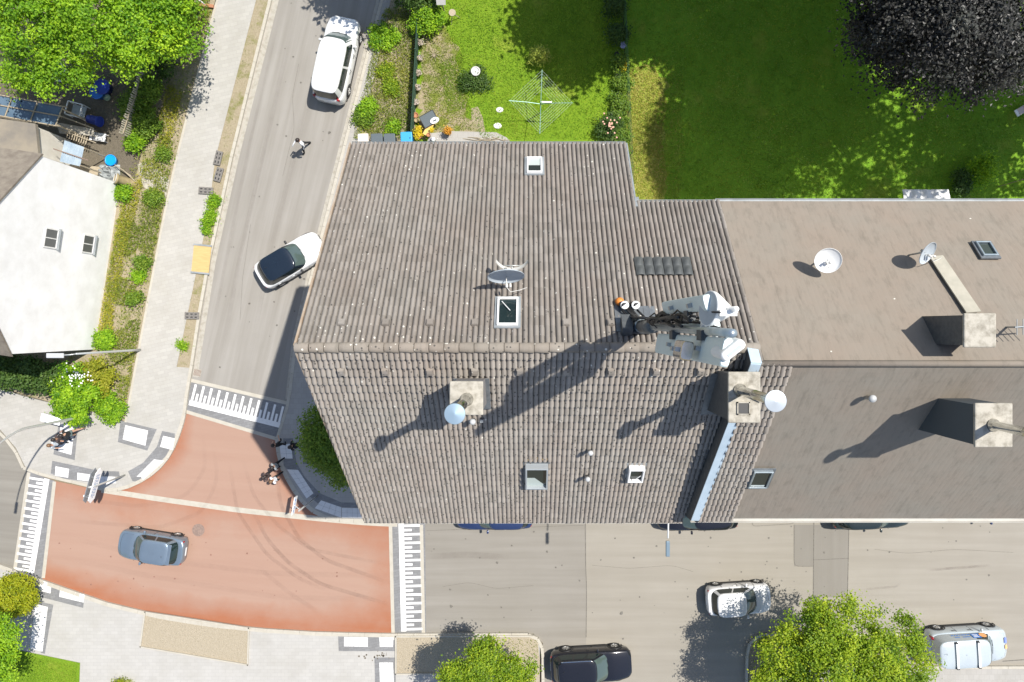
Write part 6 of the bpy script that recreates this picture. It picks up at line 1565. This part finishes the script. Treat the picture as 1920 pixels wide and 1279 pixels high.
MB().box((c.x, c.y, 2.9), (.95, .04, .42), math.atan2(u.y, u.x)).build('board', m_sign, t)
for k in range(4): MB().box(Vector((c.x, c.y, 3.0 - .02 * k)) + Vector((.024, 0, 0)) + u * (-.3 + .2 * k), (.14, .008, .05 + .03 * (k % 2)), math.atan2(u.y, u.x)).build('lettering', m_logo_b, t)
t = thing('wall_lamp', 'street lamp on a long white arm reaching out over the main street', 'street lamp', (6.0, -6.46, 10.5))
hd = P(1252, 1029, 10.5) - Vector((6.0, -6.46, 10.5)); mb = MB(); mb.tube([(0, 0, -.35), (hd.x * .2, hd.y * .2, -.1), (hd.x * .85, hd.y * .85, .0)], .035, 8); mb.build('arm', m_antenna_w, t, True)
bevel(MB().box((hd.x, hd.y, 0), (.17, .66, .10)).build('lamp_head', mat('lamp_blue_grey', (.16, .22, .27), .4, .3), t), .03, 2); MB().box((0, .0, -.35), (.2, .06, .3)).build('wall_plate', m_post, t)
# barrier feet of recycled plastic
def foot(label, px, py, rz, h=.10):
    t = thing('barrier_foot', label, 'barrier foot', P(px, py, h), rz, 'recycled plastic barrier feet'); bevel(MB().box((0, 0, .06), (.82, .40, .11)).build('block', m_recycled, t), .02)
    for k in range(3):
        for j in range(2): MB().box((-.24 + k * .24, -.09 + j * .18, .117), (.13, .06, .012)).build('socket', m_black, t)
    return t
foot('upright standing grid patterned barrier foot at the top of the soil strip', 410, 297, A_(.25, -1)); foot('smooth dark barrier foot lying just below the grid patterned one', 411, 328, A_(.3, -1))
foot('barrier foot lying crosswise on the pale pavement edge', 387, 358, A_(1, .06), H_P + .005); foot('lone barrier foot lying low in the soil strip', 361, 592, A_(1, .02))
t = thing('plywood_board', 'yellow plywood crossing board with steel edges over the soil strip', 'board', P(378, 486, .15), A_(.10, -.99))
MB().box((0, 0, .02), (1.5, 1.0, .04)).build('sheet', m_ply, t)
for s in (-1, 1): MB().box((s * .80, 0, .03), (.10, 1.06, .06)).build('edge_strip', m_zinc_pale, t)
t = thing('site_barrier', 'white barrier with dark foot at the top of the left pavement', 'barrier', P(392, 12, .12), A_(1, .15))
mb = MB(); mb.box((-.1, 0, .06), (.8, .18, .12)); mb.build('foot', m_terracotta, t); MB().box((-.5, .1, .7), (1.2, .04, .22), rz=R(-25)).build('board', m_white_frame, t)
for s in (-1, 1): MB().tube([(-.5 + s * .45, .1 - s * .2, 0), (-.5 + s * .45, .1 - s * .2, .95)], .025, 6).build('post', m_post, t)

# ------------------------------------------------------------------ garden things
gf = thing('green_fence', 'green screened garden fence along the dirt strip', 'fence'); a, b = P(787, 52, .1), P(775, 268, .1); dd = b - a
for k in range(5):
    p = a + dd * (k / 4); MB().tube([p, p + Vector((0, 0, 1.12))], .03, 8).build('post', m_fence_green, gf)
    if k < 4:
        p2 = a + dd * ((k + 1) / 4); c = (p + p2) / 2; MB().box(c + Vector((0, 0, .55)), ((p2 - p).length - .07, .02, 1.0), math.atan2(dd.y, dd.x)).build('screen_panel', m_screen_green, gf)
wf = thing('mesh_fence', 'see-through green mesh fence between the two lawns', 'fence'); a, b = P(1166, -20, .1), P(1184, 372, .1); dd = b - a
for k in range(6): p = a + dd * (k / 5); MB().tube([p, p + Vector((0, 0, 1.25))], .022, 6).build('post', m_fence_green, wf)
mb = MB(); nn = 60
for h in np.linspace(.1, 1.2, 6): mb.tube([a + Vector((0, 0, h)), b + Vector((0, 0, h))], .006, 4, cap=False)
for k in range(nn + 1): p = a + dd * (k / nn); mb.tube([p + Vector((0, 0, .05)), p + Vector((0, 0, 1.2))], .005, 4, cap=False)
o = mb.build('wire_mesh', m_fence_green, wf); o['kind'] = 'stuff'
# clothes dryer
t = thing('rotary_clothes_dryer', 'rotary clothes dryer with green arms and white lines on the lawn', 'clothes dryer', P(1013, 212, .1), R(-2)); MB().tube([(0, 0, 0), (0, 0, 1.95)], .03, 10).build('pole', m_alu_green, t); hz = 1.85
for k in range(4):
    a = k * math.pi / 2; MB().tube([(0, 0, hz - .25), (math.cos(a) * .8, math.sin(a) * .8, hz), (math.cos(a) * 1.75, math.sin(a) * 1.75, hz + .12)], .018, 6).build('arm', m_alu_green, t)
mb = MB()
for r_ in np.linspace(.7, 1.72, 7):
    pts = [(math.cos(k * math.pi / 2) * r_, math.sin(k * math.pi / 2) * r_, hz - .02 + .08 * r_) for k in range(5)]
    for p, q in zip(pts, pts[1:]): mb.tube([p, q], .0035, 4, cap=False)
o = mb.build('lines', m_line_white, t); o['kind'] = 'stuff'
MB().box((.32, .02, hz + .05), (.55, .07, .05)).build('cover_sleeve', m_sign, t)
def pot(label, px, py, r, h, pm_, flower, z=.1, cat='plant pot', name='plant_pot', n=260, group='potted plants in the garden'):
    t = thing(name, label, cat, P(px, py, z), 0, group); mb = MB(); mb.lathe([(.01, 0), (r * .7, 0), (r, h), (r * 1.08, h), (r * 1.08, h + .03), (r * .9, h + .03), (r * .85, h - .03), (.01, h - .03)], 16); mb.build('pot', pm_, t, True)
    if flower:
        pts, nr, tt = crown_points([(0, 0, h + r * .6, r * 1.2, r * 1.2, r * .8)], n, r * .35, 12); o = bpy.data.objects.new('foliage', leaf_mesh('foliage', pts, nr, .04, flower, tt)); COL.objects.link(o); o.parent = t
    return t
lm_yellow = leafmat('petal_yellow', (.30, .30, .02), (.62, .48, .02), (.75, .62, .03), .3); lm_orange = leafmat('petal_orange', (.35, .16, .02), (.60, .30, .03), (.70, .42, .05), .3); lm_pink = leafmat('petal_pale', (.20, .22, .08), (.50, .42, .36), (.65, .58, .52), .3)
t = thing('stone_pot', 'round grey stone pot standing in front of the bed bush', 'plant pot', P(893, 140, .1)); mb = MB(); mb.lathe([(.16, 0), (.20, .45), (.27, .5), (.27, .56), (.2, .56), (.19, .5), (.01, .48)], 22); mb.build('pot', m_pot_grey, t, True); mb = MB(); mb.lathe([(.19, .505), (.01, .515)], 18, cap=False); mb.build('earth', m_white_slab, t)
pot('yellow flowering pot at the house corner of the green fence', 786, 257, .20, .35, m_terracotta, lm_yellow); pot('second yellow pot just above the one at the fence corner', 785, 246, .18, .35, m_terracotta, lm_yellow)
pot('terracotta pot without flowers by the lower fence', 781, 219, .15, .3, m_terracotta, None); pot('small brown pot below the terracotta one by the fence', 782, 228, .12, .25, m_pipe_clay, None)
pot('orange flowering pot on the garden path', 841, 250, .20, .4, m_black, lm_orange)
for k, (px, py) in enumerate(((790, 60), (791, 84), (789, 112), (787, 140), (786, 168), (783, 195))): pot(('uppermost', 'second', 'third', 'fourth', 'fifth', 'lowest')[k] + ' pale flowering pot hung along the green fence counted from the top', px, py, .14, .3, m_pot_grey, lm_pink, n=160)
for k, (px, py) in enumerate(((1156, 106), (1157, 120), (1158, 133), (1159, 147), (1159, 181))): pot(('topmost', 'second highest', 'middle', 'second lowest', 'lowest')[k] + ' dark pot in the row beside the see-through fence', px, py, .15, .32, m_black, lm_dark if k % 2 else None, n=140)
pot('lilac flowering pot beside the see-through fence at the picture top', 1167, 89, .13, .3, m_pot_grey, leafmat('petal_lilac', (.25, .28, .45), (.45, .48, .70), (.6, .62, .8), .3), n=160)
pot('yellow green potted plant beside the see-through fence below the lilac one', 1167, 130, .17, .3, m_terracotta, lm_yellow)
# bench board with pots, tray
t = thing('garden_bench', 'yellow board bench set with small pots beside the house eave', 'bench', P(809, 240, .1), A_(.5, -.87)); mb = MB(); a_ = [(-.62, -.14, .5), (.35, -.17, .5), (.72, 0, .5), (.35, .17, .5), (-.62, .14, .5)]
mb.add(a_ + [(x, y, z - .05) for x, y, z in a_], [(0, 1, 2, 3, 4), (9, 8, 7, 6, 5)] + [(i, i + 5, (i + 1) % 5 + 5, (i + 1) % 5) for i in range(5)]); mb.build('board', m_yellow_wood, t)
for sx in (-.5, .3): MB().tube([(sx, 0, 0), (sx, 0, .46)], .03, 6).build('leg', m_wood, t)
for k, (px, py) in enumerate(((804, 254), (810, 246))): pot(('brown bowl at the wider end of the yellow bench', 'yellow flower bowl in the middle of the yellow bench')[k], px, py, .11, .12, m_terracotta, (None, lm_yellow)[k], .6, n=90)
t = thing('folding_table', 'black framed folding table with a white tray beside the yellow bench', 'table', P(807, 229, .1), A_(.8, -.45))
for c_, s_ in (((0, .36, .6), (.9, .03, .03)), ((0, -.36, .6), (.9, .03, .03)), ((.44, 0, .6), (.03, .72, .03)), ((-.44, 0, .6), (.03, .72, .03))): MB().box(c_, s_).build('frame_bar', m_black, t)
MB().box((0, 0, .58), (.86, .68, .015)).build('top', m_bin_grey, t)
for sx in (-1, 1):
    for sy in (-1, 1): MB().tube([(sx * .4, sy * .32, 0), (sx * .4, sy * .32, .58)], .015, 6).build('leg', m_black, t)
t = thing('tray', 'white oval tray lying on the black framed folding table', 'tray', P(815, 226, .71), R(25)); mb = MB(); mb.lathe([(.17, .0), (.22, .03), (.23, .03), (.18, -.01), (.01, -.01)], 20, M=Matrix.Diagonal((1.15, .75, 1)).to_3x3()); mb.build('rim', m_sign, t, True); MB().box((0, 0, .0), (.2, .1, .01)).build('insert', m_bin_grey, t)
t = thing('watering_can', 'white and violet watering can standing at the eave', 'watering can', P(813, 263, .1)); mb = MB(); mb.lathe([(.10, 0), (.12, .25), (.08, .3), (.01, .3)], 14); mb.build('body', m_sign, t, True); MB().tube([(.1, 0, .06), (.28, 0, .32)], .02, 6).build('spout', m_sign, t); MB().tube([(-.1, 0, .05), (-.2, 0, .2), (-.05, 0, .36)], .014, 6).build('handle', m_blue_deep, t)
# bird house and rustic tripod
t = thing('bird_house', 'grey wooden bird house on a post at the top of the garden', 'bird house', P(834, 26, .1)); MB().tube([(0, 0, 0), (.0, 0, 1.4)], .04, 8).build('post', m_wood, t); MB().box((0, 0, 1.55), (.3, .3, .3)).build('body', m_wood, t)
mb = MB(); mb.add([(-.25, -.28, 1.68), (.25, -.28, 1.68), (.25, 0, 1.95), (-.25, 0, 1.95), (.25, .28, 1.68), (-.25, .28, 1.68)], [(0, 1, 2, 3), (3, 2, 4, 5), (1, 4, 2), (0, 3, 5), (0, 5, 4, 1)]); mb.build('roof', m_pot_grey, t)
t = thing('plant_stand', 'three legged wooden plant stand below the bird house', 'plant stand', P(851, 36, .1))
for a in (0.2, 2.2, 4.3): MB().tube([(math.cos(a) * .35, math.sin(a) * .35, 0), (0, 0, .8)], .022, 6).build('leg', m_wood, t)
mb = MB(); mb.lathe([(.01, .8), (.18, .8), (.2, .84), (.01, .84)], 14); mb.build('top', m_wood, t)
for lab, px, py, r in (('larger flat stepping stone on the sunny lawn', 937, 206, .2), ('smaller stepping stone below the larger one near the eave', 933, 236, .22)):
    mb = MB(); mb.lathe([(r, 0), (r, .02), (r * .9, .035), (.01, .04)], 9, M=Matrix.Diagonal((1.1, .8, 1)).to_3x3()); tag(mb.build('stepping_stone', m_white_slab, loc=P(px, py, .11)), lab, 'stepping stone', 'stepping stones on the lawn')
mb = MB()
for k in range(9):
    a = k * .7; mb.tube([(0, 0, .05), (math.cos(a) * .18, math.sin(a) * .18, .18), (math.cos(a) * .4, math.sin(a) * .35, .08)], [.02, .016, .008], 5)
tag(mb.build('dry_root', m_wood, loc=P(815, 105, .1)), 'dry branching root lying on the bare garden soil', 'root')
mb = MB(); random.seed(12)
sp = thing('stick_pile', 'long dry sticks and hose lying along the eave', 'sticks')
for k in range(7): x = 868 + k * 9; MB().tube([P(x, 256 + random.random() * 8, .13), P(x + 18, 258 + random.random() * 6, .18), P(x + 34, 261 + random.random() * 5, .13)], .02, 5).build('stick', m_wood, sp)
# dustbins
def bin_(label, px, py, m, w=.56, d=.6, h=1.05):
    t = thing('dustbin', label, 'dustbin', P(px, py, .1), R(2), 'dustbins behind the house corner'); mb = MB(); x, y = w / 2, d / 2
    v = [(-x * .8, -y * .8, .08), (x * .8, -y * .8, .08), (x * .8, y * .8, .08), (-x * .8, y * .8, .08), (-x, -y, h - .08), (x, -y, h - .08), (x, y, h - .08), (-x, y, h - .08)]; mb.add(v, [(3, 2, 1, 0), (4, 5, 6, 7), (0, 1, 5, 4), (1, 2, 6, 5), (2, 3, 7, 6), (3, 0, 4, 7)]); mb.build('body', m, t)
    bevel(MB().box((0, 0, h - .03), (w + .04, d + .06, .09)).build('lid', m, t), .03, 3); MB().tube([(-x * .8, y + .05, h - .1), (x * .8, y + .05, h - .1)], .018, 6).build('handle', m, t)
    for s in (-1, 1):
        wl = MB(); wl.lathe([(.09, -.025), (.10, 0), (.09, .025)], 12, (s * x * .8, y * .85, .10), M=Matrix.Rotation(R(90), 3, 'Y')); wl.build('wheel', m_black, t)
    return t
bin_('beige dustbin at the left end of the row of bins', 689, 271, m_bin_beige); bin_('dark grey dustbin beside the beige one', 714, 271, m_bin_grey, .62); bin_('dark grey dustbin between grey and blue bins', 737, 271, m_bin_grey, .6); bin_('bright blue dustbin at the right end of the row', 768, 268, m_bin_blue, .6)
# parasol below the neighbour's eave, lounger, pole
t = thing('white_parasol', 'white awning edge sticking out below the garden eave', 'parasol', P(1690, 392, .1)); MB().tube([(0, 0, 0), (0, 0, 2.5)], .03, 8).build('pole', m_post, t)
mb = MB(); mb.grid(lambda u, v: ((u - .5) * 2.5, -.9 + 1.55 * v, 2.55 + .03 * math.sin(u * 28) - .35 * (2 * v - 1) ** 2 * .5), 40, 8); mb.grid(lambda u, v: ((u - .5) * 2.5, .65 + .02 * math.sin(u * 40), 2.37 - .18 * v), 40, 1); mb.build('canopy', m_white_frame, t, True)
t = thing('sun_lounger', 'pale pink sun lounger at the right edge of the shaded lawn', 'sun lounger', P(1912, 208, .1), R(30)); bevel(MB().box((0, 0, .32), (.75, .40, .06)).build('mattress', mat('lounger_pink', (.62, .50, .47), .8), t), .02); MB().box((.2, 0, .37), (.28, .28, .04)).build('cushion', cloth('brown'), t); bevel(MB().box((-.48, 0, .36), (.22, .40, .05), mat=Matrix.Rotation(R(20), 4, 'Y')).build('headrest', m_white_frame, t), .015)
for sx in (-.3, .3): 
    for sy in (-.16, .16): MB().tube([(sx, sy, 0), (sx, sy, .3)], .015, 5).build('leg', m_white_frame, t)
t = thing('iron_pole', 'thin dark pole standing on the shaded lawn beside the clipped shrub', 'pole', P(1872, 350, .1)); MB().tube([(0, 0, 0), (0, 0, 1.9)], .02, 6).build('shaft', m_iron, t); mb = MB(); mb.lathe([(.035, 1.9), (.04, 1.93), (.01, 1.97)], 10); mb.build('knob', m_iron, t)
# handrail and leaves of the ball shrub bed: low wall at the lower left

cover('garden_soil_grass', [(795, 50), (835, 55), (868, 100), (862, 150), (884, 205), (890, 245), (800, 245), (788, 120)], 5200, .05, m_weed, .11, .55, .5, .08)
cover('garden_soil_grass', [(826, 120), (868, 100), (880, 200), (840, 215)], 2500, .05, m_blade, .11, .5, .5, .07)

for k in range(70):
    px, py = random.uniform(800, 1900), random.uniform(985, 1180); blob(px, py, random.uniform(.025, .07), .010)
for k in range(30):
    y = random.uniform(0, 700); xl_ = 508 - y * .215; blob(random.uniform(xl_ + 25, xl_ + 170), y, random.uniform(.025, .07), .010)
for k in range(40):
    blob(random.uniform(110, 720), random.uniform(1000, 1120), random.uniform(.02, .06), .016, 'oil_stain', mat_red_stain)
for pts, w in (([(1110, 1060), (1180, 1066), (1260, 1060), (1300, 1072)], .015), ([(830, 1100), (880, 1092), (930, 1104), (1000, 1098)], .015), ([(1640, 1030), (1700, 1038), (1790, 1030), (1900, 1036)], .015), ([(560, 120), (548, 180), (552, 240), (530, 330)], .015), ([(470, 420), (455, 520), (450, 600)], .015)):
    strip('asphalt_seam', pts, w, .009, m_seam, n=30)

cover('dry_grass_blades', [(1180, 120), (1240, 105), (1285, 150), (1275, 220), (1285, 300), (1270, 372), (1190, 372)], 3500, .06, leafmat('mixed_blades', (.16, .24, .02), (.28, .33, .04), (.45, .42, .10), .3), .10, .6, .45)
cover('bright_lawn_leaves', [(1260, 5), (1600, 5), (1620, 180), (1900, 240), (1780, 370), (1250, 370)], 5000, .055, leafmat('bright_leaf', (.18, .33, .04), (.28, .42, .06), (.42, .52, .12), .3), .12, .85, .6)  # brighter leaves in patches across the meadow
